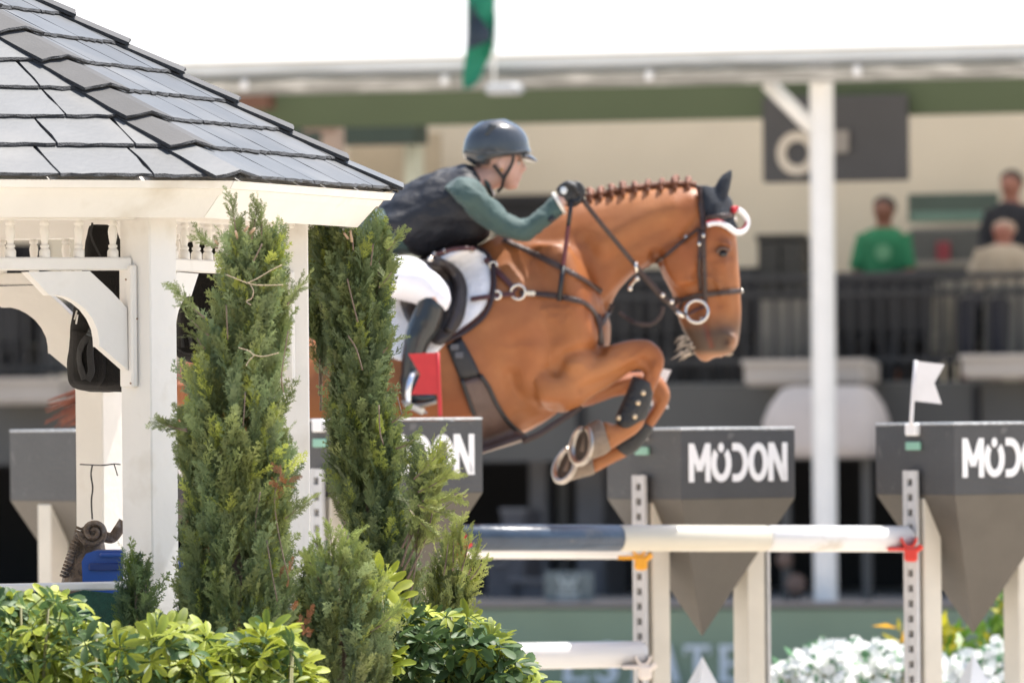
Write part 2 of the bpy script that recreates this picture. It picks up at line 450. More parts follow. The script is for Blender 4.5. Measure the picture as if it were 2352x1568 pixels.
# posts, beams, rails, balusters, brackets
PW = .112; FLOOR = .30
for i in range(8):
    a = math.radians(GA + 45 * i); p = cor(i, GR, 0)
    mb = MB(); mb.box((p.x, p.y, (FLOOR + 2.60) / 2), (PW, PW, 2.60 - FLOOR), -a, ch=.004); mb.build('post', M_WHITE, gz)
bal_prof = [(.0145, 0), (.0155, .002), (.0155, .018), (.012, .0245), (.009, .026), (.0125, .029), (.0125, .035), (.0085, .0375), (.009, .042), (.0115, .056), (.0135, .072), (.0115, .084), (.0085, .088), (.0135, .091), (.0135, .098), (.0095, .101), (.012, .106), (.0135, .109), (.0135, .135)]
balm = MB().lathe(bal_prof, 14).mesh('baluster', True)
bk = [(265, 515), (735, 508), (905, 670), (1015, 790), (1020, 1268), (815, 1085), (803, 1085), (800, 1020), (788, 950), (752, 870), (700, 800), (640, 750), (575, 713), (520, 696), (480, 691), (430, 692)]
bkp = [((1020 - x) / 830 * .335, -(y - 508) / 3.267 * .98 / 830.5) for x, y in bk]   # x from the post, y down from the rail
for i in range(8):
    A = cor(i, GR, 0); B = cor(i + 1, GR, 0); d = (B - A); Ln = d.length; d.normalize(); nrm = Vector((-d.y, d.x, 0))
    rz = math.atan2(d.y, d.x); mid = (A + B) / 2
    MB().box((mid.x, mid.y, 2.575), (Ln - PW - .004, .085, .085), rz, ch=.003).build('header_beam', M_WHITE, gz)
    MB().box((mid.x, mid.y, 2.412), (Ln - PW - .004, .038, .036), rz, ch=.004).build('spandrel_rail', M_WHITE, gz)
    nb = 11; sp = (Ln - PW) / nb
    for k in range(nb):
        o = link('baluster', balm, M_WHITE, gz); q = A + d * (PW / 2 + sp * (k + .5))
        o.location = (q.x, q.y, 2.4285)
    for E, sg in ((A, 1), (B, -1)):
        dd = d * sg; b0 = E + dd * (PW / 2 + .012)
        MB().box((b0.x - dd.x * .006, b0.y - dd.y * .006, 2.24), (.020, .078, .34), rz, ch=.005).build('post_plate', M_WHITE, gz)
        mb = MB(); mb.prism(bkp, lambda x, y, w: (b0 + dd * (x + .006) + nrm * (w - .02) + Vector((0, 0, 2.392 + y))), .04)
        mb.build('bracket', M_WHITE, gz)
# screws on the visible plate and post
sc_m = mat('screw', (.25, .16, .10), .5, .2)
for (u, v) in ((289, 642), (315, 732), (300, 880)):
    pz = P(u, v, 22.90); MB().ball(pz, .003, 6, 4).build('screw', sc_m, gz)
# deck floor
mb = MB(); n8 = [cor(i, 1.80, FLOOR) for i in range(8)]; l8 = [cor(i, 1.80, .0) for i in range(8)]
mb.add(n8 + l8, [tuple(range(8))] + [(i, 8 + i, 8 + (i + 1) % 8, (i + 1) % 8) for i in range(8)])
mb.build('deck', mat('deck_wood', (.42, .38, .33), .7, .15, 9, .2, 30), gz)
# hand rail and green windscreen cloth on the front panel
M_SCREEN = mat('green_mesh_cloth', (.012, .07, .045), .8, .25, 60, .6, 220)
A = cor(0, GR, 0); B = cor(1, GR, 0); d = (B - A); Ln = d.length; d.normalize(); rz = math.atan2(d.y, d.x); mid = (A + B) / 2
MB().box((mid.x, mid.y, 1.525), (Ln - PW - .004, .09, .022), rz, ch=.004).build('hand_rail', M_WHITE, gz)
MB().box((mid.x, mid.y, .62), (Ln - PW - .004, .05, .05), rz, ch=.004).build('bottom_rail', M_WHITE, gz)
mb = MB(); cols = 26; vs_ = []; fs_ = []
on = Vector((d.y, -d.x, 0)); on = on if on.y < 0 else -on
for j in range(9):
    for c in range(cols + 1):
        q = A + d * (PW / 2 + (Ln - PW) * c / cols) + on * (.052 + .006 * math.sin(c * 1.3) * math.sin(j * .8))
        vs_.append((q.x, q.y, .62 + (1.511 - .62) * j / 8 + (.006 * math.sin(c * 2.1) if j == 8 else 0)))
for j in range(8):
    for c in range(cols): a = j * (cols + 1) + c; fs_.append((a, a + 1, a + cols + 2, a + cols + 1))
mb.add(vs_, fs_); mb.build('windscreen', M_SCREEN, gz, True)

# things kept in the gazebo --------------------------------------------------
M_BAG = mat('black_nylon', (.0075, .0065, .006), .8, .3, 14, .5, 300, spec=.25)
M_STRAP = mat('black_webbing', (.012, .012, .013), .6, .2, 60, .4, 400)
M_ZIP = mat('zip_metal', (.65, .63, .6), .35, .1, 50, metal=1.)
def zb(x, y): return ((x / 5.227) * .98, (680 + y / 5.227) * .98)
bp = thing('backpack', 'black backpack hanging behind the carved bracket of the near gazebo post', 'backpack', P(215, 900, 23.75))
mb = MB(); DB = 23.75
loft(mb, [(205, 520, 262, 520, .03), (190, 600, 300, 600, .07), (178, 660, 330, 660, .10), (166, 720, 340, 720, .12), (158, 790, 345, 790, .13), (154, 850, 345, 850, .13), (158, 882, 340, 885, .12), (185, 898, 320, 900, .07)], DB, e=2.6)
me = fuse(mb, 'bag', .012, 3); wrinkle(me, .010, 6, 3); body = link('bag', me, M_BAG, bp)
bvb = bvh_of(me)
mb = MB(); patch(mb, [zb(860, 480), zb(850, 800), zb(870, 1080), zb(960, 1180)], [zb(1250, 560), zb(1290, 800), zb(1290, 1050), zb(1200, 1210)], bvb, DB, .004, .012, bulge=.012); mb.build('front_pocket', M_BAG, bp, True)
bv2 = bvh_of(me, bp.children[1].data)
mb = MB(); strap(mb, [zb(1200, 300), zb(1150, 440), zb(1090, 560), zb(1010, 660), zb(970, 800), zb(990, 950), zb(1040, 1090)], .022, .004, bv2, 23.6, .006); mb.build('shoulder_strap', M_STRAP, bp, True)
mb = MB(); strap(mb, [zb(1160, 590), zb(1110, 700), zb(1110, 850), zb(1120, 1000), zb(1070, 1100)], .020, .004, bv2, 23.6, .009); mb.build('shoulder_strap', M_STRAP, bp, True)
mb = MB()
for q in range(4): strap(mb, [zb(1120 - q * 18, 445 + q * 30), zb(1190 - q * 18, 470 + q * 30)], .005, .006, bv2, 23.6, .014, k=2)
mb.build('buckle', mat('buckle_plastic', (.06, .07, .075), .35), bp)
mb = MB(); strap(mb, [zb(945, 250), zb(915, 360)], .004, .004, bv2, 23.6, .012, k=2); strap(mb, [zb(955, 300), zb(935, 415)], .005, .004, bv2, 23.6, .014, k=2); mb.build('zip_pull', M_ZIP, bp)
mb = MB(); strap(mb, [(212, 512, 23.72), (210, 545, 23.70), (236, 600, 23.66)], .006, .004, None, 23.7, 0); mb.build('hanging_cord', M_STRAP, bp)
bp2 = thing('garment_bag', 'black bag hanging between the white post and the tied cedar', 'bag', P(450, 800, 24.2))
mb = MB(); loft(mb, [(430, 560, 500, 560, .03), (415, 640, 520, 640, .08), (408, 720, 530, 720, .11), (402, 780, 530, 780, .11), (402, 815, 525, 812, .10), (430, 832, 520, 835, .05)], 24.2, e=2.6)
me = fuse(mb, 'bag', .012, 3); wrinkle(me, .010, 7, 9); link('bag', me, M_BAG, bp2)
bvb = bvh_of(me); mb = MB()
for a_, b_ in (((418, 770), (420, 798)), ((436, 768), (440, 796))):
    mb = MB(); strap(mb, [a_, b_], .010, .006, bvb, 24, .008, k=2); mb.build('buckle', M_STRAP, bp2)
mb = MB(); strap(mb, [(405, 800), (430, 812), (470, 810), (500, 815)], .004, .004, bvb, 24, .006); mb.build('seam', M_STRAP, bp2)
# dark wire tied round the rear post
wr = thing('black_wire', 'thin black wire tied round the rear gazebo post', 'wire', P(215, 1100, 25.1))
mb = MB(); mb.tube(crom([P(184, 1066, 25.12), P(205, 1067, 25.10), P(235, 1068, 25.02), P(262, 1065, 25.04), P(276, 1066, 25.1)], 4), .0022, 6)
mb.tube(crom([P(212, 1068, 25.08), P(209, 1090, 25.09), P(213, 1120, 25.1), P(210, 1150, 25.1), P(212, 1192, 25.1)], 4), .0028, 6)
mb.tube(crom([P(262, 1066, 25.03), P(266, 1078, 25.03), P(270, 1092, 25.03)], 3), .002, 6); mb.build('wire', M_STRAP, wr, True)
# carved scroll (capital) on the rail, blue plastic crate
M_BRONZE = mat('weathered_resin_stone', (.15, .105, .07), .6, .35, 30, .6, 90, stain=((.30, .27, .24), 40, .55, .75))
ur = thing('carved_scroll_urn', 'brown carved urn with a spiral scroll beside the blue crate', 'urn', P(215, 1330, 23.7))
DU = 23.75
def zu(x, y): return ((x / 2.24) * .98, (900 + y / 2.24) * .98)
mb = MB(); loft(mb, [(385, 790, 545, 830, .09), (370, 860, 560, 900, .10), (350, 940, 580, 960, .11), (330, 1010, 600, 1010, .11), (310, 1120, 610, 1120, .11), (320, 1300, 600, 1300, .10)], DU, e=3, conv=zu); mb.build('urn_body', M_BRONZE, ur, True)
mb = MB(); pts = []; c0 = zu(492, 775)
for k in range(60):
    t = k / 59; a = 1.9 * math.pi * 2 * t + math.pi; r = (62 * (1 - t) + 8) / 2.24 * .98
    pts.append(P(c0[0] + r * math.cos(a), c0[1] - r * math.sin(a), DU - .13 - .02 * t))
mb.tube(pts, [.0105 * (1 - .45 * k / 59) for k in range(60)], 8); sp_ = mb.build('scroll', M_BRONZE, ur, True)
mb = MB(); mb.tube([P(*c0, DU - .05), P(*c0, DU - .135)], .033, 18); mb.build('scroll_core', M_BRONZE, ur, True)
mb = MB(); mb.tube(crom([P(*zu(548, 800), DU - .10), P(*zu(590, 805), DU - .10), P(*zu(625, 760), DU - .1), P(*zu(650, 720), DU - .1)], 5), [.016] * 16, 10); mb.build('scroll_arm', M_BRONZE, ur, True)
mb = MB()
for k in range(15):
    t = k / 14; x = 425 - 85 * t; y = 760 + 250 * t
    for sg in (-1, 1):
        a = P(*zu(x, y), DU - .112); b = P(*zu(x + sg * 24, y - 10), DU - .106); mb.tube([a, b], .0042, 6)
mb.build('braid_band', M_BRONZE, ur, True)
M_BLUE = mat('blue_plastic', (.010, .065, .30), .38, .08, 8, .05, 60)
cr_ = thing('plastic_crate', 'blue plastic crate half hidden behind the near gazebo post', 'crate', P(310, 1340, 23.5))
mb = MB(); a = P(188, 1330, 23.4); b = P(440, 1330, 23.4); zt = P(250, 1264, 23.4).z
wdt = b.x - a.x; cx = (a.x + b.x) / 2
pr = [(-wdt / 2 + .01, 1.30), (wdt / 2 - .01, 1.30), (wdt / 2, zt - .03), (wdt / 2 - .012, zt - .008), (wdt / 2 - .035, zt), (-wdt / 2 + .035, zt), (-wdt / 2 + .012, zt - .008), (-wdt / 2, zt - .03)]
mb.prism(pr, lambda x, y, w: Vector((cx + x, 23.4 + w, y)), .22); mb.build('crate_body', M_BLUE, cr_, sharp=40)
mb = MB(); mb.box((cx - .04, 23.393, zt - .045), (.19, .012, .022), ch=.004); mb.build('crate_handle', mat('blue_plastic_dark', (.006, .03, .15), .5), cr_)
mb = MB(); mb.box((cx, 23.393, zt - .012), (wdt - .10, .016, .012), ch=.004); mb.build('crate_rim', M_BLUE, cr_)
# counter inside the gazebo that carries the urn and the crate
mb = MB(); mb.box((cx - .05, 23.66, 1.285), (1.0, .60, .03), ch=.004); mb.build('counter_top', M_WHITE, gz)
for dx in (-.5, .4):
    MB().box((cx + dx, 23.7, .785), (.06, .2, .965), ch=.004).build('counter_leg', M_WHITE, gz)
# ------------------------------------------------------------------ show jump: wings, rails, cups, flags
M_WING = mat('wing_grey_board', (.062, .062, .062), .5, .16, 5, .2, 90, stain=((.13, .125, .12), 16, .64, .74))
M_PYR = mat('wing_board_bounce_tint', (.088, .078, .064), .55, .12, 8, .15, 120)  # sand bounce on the lower faces painted in as a warmer, lighter tone
M_TRIM = mat('reflective_trim', (.45, .47, .48), .35, .5, 60)
M_CREAM = mat('cream_paint', (.62, .575, .48), .5, .06, 8, .08, 50)
M_STEEL = mat('track_steel', (.55, .545, .53), .5, .1, 20)
M_HOLE = mat('track_slot', (.05, .04, .03), .7)
M_LET = mat('white_vinyl', (.86, .85, .83), .5, .03)
M_GREEN = mat('green_tag', (.25, .48, .36), .5)
M_WPY = mat('white_board', (.82, .82, .80), .5, .04)
WS = .506; WH = .264; PH = .515; ZB = 0.0
def make_wing(name, label, loc, yaw, sc, strip_side):
    """local frame: block bottom at z=0, front (lettered) face towards -y"""
    t = bpy.data.objects.new(name, None); COL.objects.link(t); LOCAL.add(t.name)
    t.location = loc; t.rotation_euler = (0, 0, yaw); t.scale = (sc, sc, sc)
    setp(t, label, 'jump wing', 'lettered jump wings')
    h = WS / 2
    mb = MB(); c = .006
    rs = []
    for z, k in ((.0, 0), (WH - .012, 0)):
        rs.append([Vector((x * (h - k), y * (h - k), z)) for x, y in ((-1, -1), (1, -1), (1, 1), (-1, 1))])
    mb.rings(rs); blk = mb.build('block', M_WING, t)
    mb = MB(); tip = Vector((0, 0, -PH)); mb.add([(-h, -h, -.001), (h, -h, -.001), (h, h, -.001), (-h, h, -.001), tip], [(0, 1, 4), (1, 2, 4), (2, 3, 4), (3, 0, 4), (3, 2, 1, 0)])
    mb.build('inverted_pyramid', M_PYR, t)
    mb = MB(); mb.box((0, 0, WH - .006), (WS + .004, WS + .004, .008), ch=.002); mb.build('top_trim', M_TRIM, t)
    base = -loc[2] / sc
    mb = MB(); q = .42; zz = -PH - .075
    mb.add([(-q, -q, base), (q, -q, base), (q, q, base), (-q, q, base), (0, 0, zz)], [(0, 1, 4), (1, 2, 4), (2, 3, 4), (3, 0, 4), (3, 2, 1, 0)]); mb.build('base_pyramid', M_WPY, t)
    for sg in (-1, 1):
        x0 = sg * (h - .03)
        mb = MB(); mb.box((x0 - sg * .012, 0, (base - .012) / 2), (.078, .100, -base - .012), ch=.004); mb.build('side_post', M_CREAM, t)
        # perforated steel track with real slots: two flanges and rungs over a dark back
        top = .088; n = int((top - base) / .0555); xs = sg * (h + .020)
        mb = MB(); mb.box((sg * (h + .008), 0, (top + base) / 2), (.012, .030, top - base - .004)); bk_ = mb.build('slot_back', M_HOLE, t)
        tr = MB()
        for yy in (-.030, .030): tr.box((xs, yy, (top + base) / 2), (.012, .026, top - base))
        for k in range(n + 1):
            z = top - .016 - k * .0555
            if z > base: tr.box((xs - sg * .001, 0, z), (.011, .036, .030))
        tr.build('steel_track', M_STEEL, t)
        mb = MB(); mb.box((sg * (h + .007), 0, .178), (.012, .088, .030), ch=.002); mb.build('height_tag', M_GREEN, t)
        mb = MB(); mb.box((sg * (h + .010), 0, .2385), (.024, .070, .045), ch=.004); mb.build('flag_socket', M_LET, t)
    # lettering M O D O N as raised white vinyl
    LH = .143; zl = .062; W_ = WS
    def face(x0, wd, asp):
        k = wd * W_
        return lambda x, y, w: Vector((-h + x0 * W_ + x / asp * k, -h - .0015 - w * .004, zl + y * LH))
    Mp, Np = rings_letters()
    for k, (pl, x0, wd, asp) in enumerate(((Mp, .064, .190, .79), (Np, .762, .168, .71))):
        f = face(x0, wd, asp); mb = MB()
        if k == 0: bars(mb, [(.095, 0, .095, 1, .19), (.695, 0, .695, 1, .19), (.12, .93, .395, .30, .19), (.67, .93, .395, .30, .19)], f, .6)
        else: bars(mb, [(.095, 0, .095, 1, .19), (.615, 0, .615, 1, .19), (.12, .96, .59, .04, .21)], f, .6)
        mb.build('letter', M_LET, t)
    w = .235
    for kind, x0, wd in (('power', .257, .180), ('rev', .425, .172), ('o', .585, .176)):
        f = face(x0, wd, 1.0); mb = MB()
        if kind == 'o': band(mb, *arc_band(.5, .5, .5, .5, .0, 0, 2 * math.pi, 32)[:1], arc_band(.5, .5, .5 - w * 1.15, .5 - w * .78, .0, 0, 2 * math.pi, 32)[1], f, .6)
        elif kind == 'power':
            a0 = math.radians(90 + 40); a1 = math.radians(90 + 320)
            o_ = [(.5 + .5 * math.cos(a0 + (a1 - a0) * i / 28), .48 + .48 * math.sin(a0 + (a1 - a0) * i / 28)) for i in range(29)]
            q_ = [(.5 + .23 * math.cos(a0 + (a1 - a0) * i / 28), .48 + .29 * math.sin(a0 + (a1 - a0) * i / 28)) for i in range(28, -1, -1)]
            band(mb, o_, q_, f, .6)
            mb.prism([(.5 + .14 * math.cos(2 * math.pi * i / 14), .885 + .125 * math.sin(2 * math.pi * i / 14)) for i in range(14)], f, .6)
        else:
            o_ = [(.12, 1.0)] + [(.36 + .56 * math.cos(a), .5 + .5 * math.sin(a)) for a in [math.pi / 2 - math.pi * i / 20 for i in range(21)]] + [(.12, 0)]
            q_ = [(.12, .80)] + [(.36 + .30 * math.cos(a), .5 + .30 * math.sin(a)) for a in [math.pi / 2 - math.pi * i / 20 for i in range(21)]] + [(.12, .20)]
            band(mb, o_, q_[::-1], f, .6)
        mb.build('letter', M_LET, t)
    return t
YAW = math.radians(32)
def wing_at(u, v, D, label, sc=1.):
    p = P(u, v, D); return make_wing('jump_wing', label, p, YAW, sc, -1)
# u of the block's axis, v of the block's lower edge
wB = wing_at(1610, 1143, 31.0, 'grey lettered jump wing under the horse\'s front hooves with a yellow cup')
wC = wing_at(2232, 1133, 30.6, 'grey lettered jump wing at the right edge with white flag and red cup', 1.0)
wA = wing_at(882, 1131, 29.3, 'grey lettered jump wing behind the cedars with a red flag', 1.0)
wD = wing_at(236, 1147, 30.9, 'dark grey jump wing seen through the gazebo opening', 1.0)
for o_ in list(wD.children):                     # this wing carries plain posts without tracks
    if o_.name.split('.')[0] in ('steel_track', 'slot_back', 'height_tag', 'flag_socket'): bpy.data.objects.remove(o_)
def wpt(w, x, y, z):
    return Matrix.LocRotScale(w.location, w.rotation_euler, w.scale) @ Vector((x, y, z))
# rails
M_BLUEP = mat('blue_rail_paint', (.040, .062, .095), .3, .25, 20, .1, 60, stain=((.16, .15, .13), 14, .60, .78), stretch=(.3, 1, 1))
M_CRM = mat('cream_rail_paint', (.56, .525, .43), .3, .05, 6, spec=.5)
M_WRL = mat('white_rail_paint', (.70, .69, .67), .3, .08, 6, stain=((.50, .46, .40), 9, .62, .75), stretch=(.3, 1, 1))
M_RED = mat('red_plastic', (.60, .03, .015), .4, .08); M_YEL = mat('yellow_plastic', (.80, .36, .015), .4, .08); M_CUPW = mat('pale_plastic', (.78, .70, .62), .45)
def cyl_between(mb, a, b, r, n=28, bev=.008):
    d = (b - a).normalized(); L = (b - a).length
    st = [0, bev, L - bev, L]; rr = [r - bev, r, r, r - bev]
    mb.tube([a + d * s for s in st], rr, n); return mb
rail = thing('jump_rail', 'upper jump rail in dark blue, cream and white bands', 'rail', P(1575, 1237, 30.0), group='jump rails')
a = P(1052, 1234, 29.45); b = P(2094, 1237, 30.42); r_ = .0475
f1, f2 = (1414 - 1052) / (2094 - 1052), (1752 - 1052) / (2094 - 1052)
g0 = a; g1 = a.lerp(b, f1); g2 = a.lerp(b, f2)
for p0, p1, m_ in ((g0, g1, M_BLUEP), (g1, g2, M_CRM), (g2, b, M_WRL)): cyl_between(MB(), p0, p1, r_, bev=.004 if p1 is not b else .02).build('rail_band', m_, rail, sharp=50)
rail2 = thing('jump_rail', 'pale rear rail ending at the yellow cup', 'rail', P(1260, 1260, 31.2), group='jump rails')
cyl_between(MB(), P(860, 1253, 31.9), P(1462, 1255, 30.9), .046, bev=.015).build('rail_body', M_WRL, rail2, sharp=50)
rail3 = thing('jump_rail', 'lower white rail ending at the middle wing near the bottom', 'rail', P(1300, 1502, 31.2), group='jump rails')
cyl_between(MB(), P(850, 1512, 30.6), P(1487, 1501, 30.72), .0485, bev=.02).build('rail_body', M_WRL, rail3, sharp=50)
def cup(name, label, c, m_, cat='jump cup', sg=-1):
    t = thing(name, label, cat, c, group='rail cups')
    mb = MB(); n = 12; ro, ri = .062, .049; L = .05         # half-shell cradle under the rail end
    o_ = [(ro * math.cos(math.pi + math.pi * (.12 + .76 * i / n)), ro * math.sin(math.pi + math.pi * (.12 + .76 * i / n))) for i in range(n + 1)]
    q_ = [(ri * math.cos(math.pi + math.pi * (.12 + .76 * i / n)), ri * math.sin(math.pi + math.pi * (.12 + .76 * i / n))) for i in range(n + 1)]
    cc = Vector(c)
    band(mb, o_, q_[::-1], lambda x, y, w: cc + Vector((x * .55 + .0, -.02 + w, y + .02)) , .06); mb.build('cradle', m_, t)
    mb = MB(); mb.box(cc + Vector((-.035, .0, -.041)), (.09, .05, .014), ch=.004); mb.build('tongue', m_, t)
    mb = MB(); mb.box(cc + Vector((.006, 0, -.062)), (.048, .06, .052), ch=.008); mb.build('cup_block', m_, t)
    mb = MB(); mb.tube([cc + Vector((.02, -.02, -.05)), cc + Vector((.046, -.02, -.03))], .011, 10); mb.build('pin', m_, t)
    return t
cup('rail_cup', 'red plastic cup holding the right end of the upper rail', P(2088, 1234, 30.34), M_RED)
cup('rail_cup', 'yellow plastic cup on the middle wing', P(1468, 1254, 30.72), M_YEL)
cup('rail_cup', 'red plastic cup at the left rail end beside the cedar tips', P(1052, 1226, 29.38), M_RED)
cup('rail_cup', 'pale cup under the end of the lower white rail', P(1478, 1505, 30.66), M_CUPW)
# flags on the wings: stiff swallow-tailed plastic
def swallow(label, cat, pole, poly, m_, D):
    t = thing('jump_flag', label, cat, P(*pole[-1], D), group='swallow-tailed jump flags')
    MB().tube([P(*q, D) for q in pole], .0075, 10).build('flag_stick', m_, t, True)
    mb = MB(); mb.prism(poly, lambda x, y, w: P(x, y, D + .004 - w), .008); mb.build('flag_blade', m_, t)
    return t
M_FR = mat('red_flag_plastic', (.62, .045, .05), .45, .06, 20, trans=.25); M_FW = mat('white_flag_plastic', (.82, .80, .79), .45, .05, 20, trans=.2)
def zf(x, y): return ((880 + x / 6.533) * .98, (760 + y / 6.533) * .98)
swallow('red swallow-tailed flag standing on the left jump wing', 'flag', [zf(950, 425), zf(965, 800), zf(985, 1210), zf(992, 1400)], [zf(500, 450), zf(945, 430), zf(960, 1070), zf(545, 1075), zf(690, 765), zf(640, 690)], M_FR, 29.15)
def zw(x, y): return ((1700 + x / 2.8) * .98, (560 + y / 2.8) * .98)
swallow('white swallow-tailed flag standing on the right jump wing', 'flag', [zw(1250, 795), zw(1232, 1000), zw(1220, 1190), zw(1222, 1230)], [zw(1250, 800), zw(1440, 822), zw(1372, 945), zw(1420, 1082), zw(1240, 1062)], M_FW, 30.3)

swallow('white swallow-tailed flag on the middle wing behind the folded knee', 'flag', [(1494, 838), (1490, 900), (1484, 960), (1482, 985)], [(1494, 842), (1542, 850), (1524, 890), (1536, 938), (1490, 930)], M_FW, 30.7)
# ------------------------------------------------------------------ grandstand behind the arena
TH = math.radians(20)
SE = Vector((math.cos(TH), -math.sin(TH), 0)); SN = Vector((math.sin(TH), math.cos(TH), 0))
SO = P(1895, 1390, 58.); SO.z = 0
STF = Matrix(((SE.x, SN.x, 0, SO.x), (SE.y, SN.y, 0, SO.y), (0, 0, 1, 0), (0, 0, 0, 1)))
def QS(u, v, w):
    """picture point on the plane w metres behind the stand's front line -> (along, w, z)"""
    d = ray(u, v); k = (SO + SN * w - CAM).dot(SN) / d.dot(SN); p = CAM + d * k
    return Vector(((p - SO).dot(SE), w, p.z))
def sb(mb, u0, v0, u1, v1, w, dep, ch=0.):
    a = QS(u0, v0, w); b = QS(u1, v1, w); mb.tf = STF
    mb.box(((a.x + b.x) / 2, w + dep / 2, (a.z + b.z) / 2), (abs(b.x - a.x), dep, abs(a.z - b.z)), ch=ch); return mb
def SM(): return MB(STF)
def zst(u, v, w): return QS(u, v, w).z
M_FAB = mat('white_roof_membrane', (.85, .85, .83), .6, .03, 2, trans=.45)
M_GUT = mat('weathered_gutter', (.46, .475, .48), .6, .10, 3, .1, 20, stain=((.30, .305, .29), 2.2, .5, .75), stretch=(.4, 1, 4))
M_GUT2 = mat('stained_gutter', (.34, .345, .335), .6, .2, 5, .2, 20, stain=((.60, .61, .60), 5, .52, .62), stretch=(.5, 1, 6))
M_OLIVE = mat('olive_green_panel', (.058, .080, .038), .7, .12, .8)
M_BEIGE = mat('beige_wall', (.56, .50, .40), .8, .06, 1.2, .1, 8)
M_COLM = mat('white_column', (.80, .79, .76), .45, .04)
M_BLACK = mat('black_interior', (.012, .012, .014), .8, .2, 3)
M_DGREY = mat('dark_grey_panel', (.085, .083, .078), .7, .12, 1.5)
M_LEDGE = mat('pale_ledge', (.42, .38, .34), .7, .08, 3)
M_CLOTH = mat('grey_table_cloth', (.22, .21, .19), .85, .08, 6)
gs = thing('grandstand', 'long white-roofed grandstand across the background', 'grandstand', SO)
ft = zst(1176, 131, -.3); fb = zst(1176, 203, -.3); fm = zst(1176, 172, -.3); A0, A1 = -17., 9.
mb = SM(); mb.add([(A0 - .5, -.55, ft + .003), (A1 + .5, -.55, ft + .003), (A1 + .5, 9, ft + 2.6), (A0 - .5, 9, ft + 2.6)], [(0, 1, 2, 3)]); mb.build('roof', M_FAB, gs)       # a single sheet of tensioned fabric
mb = SM(); mb.box(((A0 + A1) / 2, -.30, (ft + fm) / 2), (A1 - A0, .30, ft - fm - .03), ch=.03); mb.build('fascia', M_GUT, gs, sharp=30)
mb = SM(); mb.prism([(-.40, fb + .02), (-.33, fb), (-.12, fb), (-.12, fm - .005), (-.48, fm - .005), (-.46, fm - .03)], lambda y, z, w: Vector((A0 + w, y, z)), A1 - A0); mb.build('gutter', M_GUT2, gs)
for k in range(17):
    x = A0 + .7 + k * 1.52
    mb = SM(); mb.box((x, -.47, (fm + fb) / 2 + .01), (.05, .05, fm - fb - .02), ch=.008); mb.build('gutter_hanger', M_COLM, gs)
gb = zst(1176, 284, .8)
mb = SM(); mb.box(((A0 + A1) / 2, .85, (ft + gb) / 2), (A1 - A0, .12, ft - gb)); mb.build('green_beam', M_OLIVE, gs)
bw = 5.2; zt_ = ft + .3; zl_ = 0
mb = SM(); mb.box(((A0 + A1) / 2, bw + .1, (zt_ + 1.2) / 2 + .9), (A1 - A0, .2, zt_ - .4)); mb.build('rear_wall', M_BEIGE, gs)
c0 = QS(1897, 1390, 0)
mb = SM(); mb.lathe([(.084, zst(1897, 1400, 0)), (.084, ft - .1)], 28, (c0.x, 0, 0)); mb.build('column', M_COLM, gs, sharp=60)
c1 = QS(765, 400, 2.6)
mb = SM(); mb.lathe([(.085, .8), (.085, ft - .1)], 20, (c1.x, 2.6, 0)); mb.build('column', mat('pinkish_column', (.36, .28, .235), .6), gs, sharp=60)
mb = SM(); mb.box((c1.x - .06, 2.5, zst(765, 278, 2.6)), (.30, .12, .16), ch=.03); mb.build('column_bracket', mat('pinkish_bracket', (.34, .24, .21), .6), gs)
mb = SM(); mb.tube([QS(1762, 190, -.05), QS(1868, 296, 0)], .055, 12); mb.build('brace', M_COLM, gs, True)
mb = SM(); sb(mb, 545, 214, 615, 250, .5, .15); mb.build('beam_end', mat('rust_red_steel', (.12, .055, .035), .7), gs)
# upper deck slab and its dark front, void below
zd = zst(1800, 880, 1.6); zv = zst(1800, 1056, 1.6)
mb = SM(); mb.box(((A0 + A1) / 2, 3.6, (zd + zv) / 2), (A1 - A0, 4., abs(zd - zv))); mb.build('upper_deck', M_DGREY, gs)
mb = SM(); mb.box(((A0 + A1) / 2, 3.62, zd + .002), (A1 - A0 - .02, 3.9, .004)); mb.build('deck_bounce_sheet', mat('deck_bounce_pale', (.55, .52, .47), .8, .08, 2), gs)  # unseen pale sheet added to bounce light into the stand
mb = SM(); mb.box(((A0 + A1) / 2, 4.9, zv / 2), (A1 - A0, .1, zv)); mb.build('dark_void_back', M_BLACK, gs)  # black backing stands in for the unlit void of the lower tier
for u in (1330, 2240, 2390):
    q = QS(u, 960, 1.55); mb = SM(); mb.box((q.x, 1.58, (zd + zv) / 2), (.05, .04, abs(zd - zv) - .06)); mb.build('deck_batten', M_BLACK, gs)
zp = zst(1176, 1388, -.3)
mb = SM(); mb.box(((A0 + A1) / 2, 2.2, zp - .06), (A1 - A0, 5.2, .12)); mb.build('terrace_slab', mat('terrace_concrete', (.34, .32, .30), .85, .1, 2), gs)
# tan kiosk panel and pale post at the left of the back wall
mb = SM(); sb(mb, 800, 305, 965, 640, 4.2, .5); mb.build('side_room', mat('tan_side_wall', (.46, .39, .29), .8, .08), gs)
mb = SM(); sb(mb, 928, 335, 962, 640, 3.9, .12); mb.build('side_post', mat('pale_green_post', (.56, .58, .47), .6), gs)
mb = SM(); sb(mb, 640, 290, 950, 330, 3.6, .3); mb.build('shade_beam', mat('dark_green_beam', (.03, .05, .04), .7), gs)

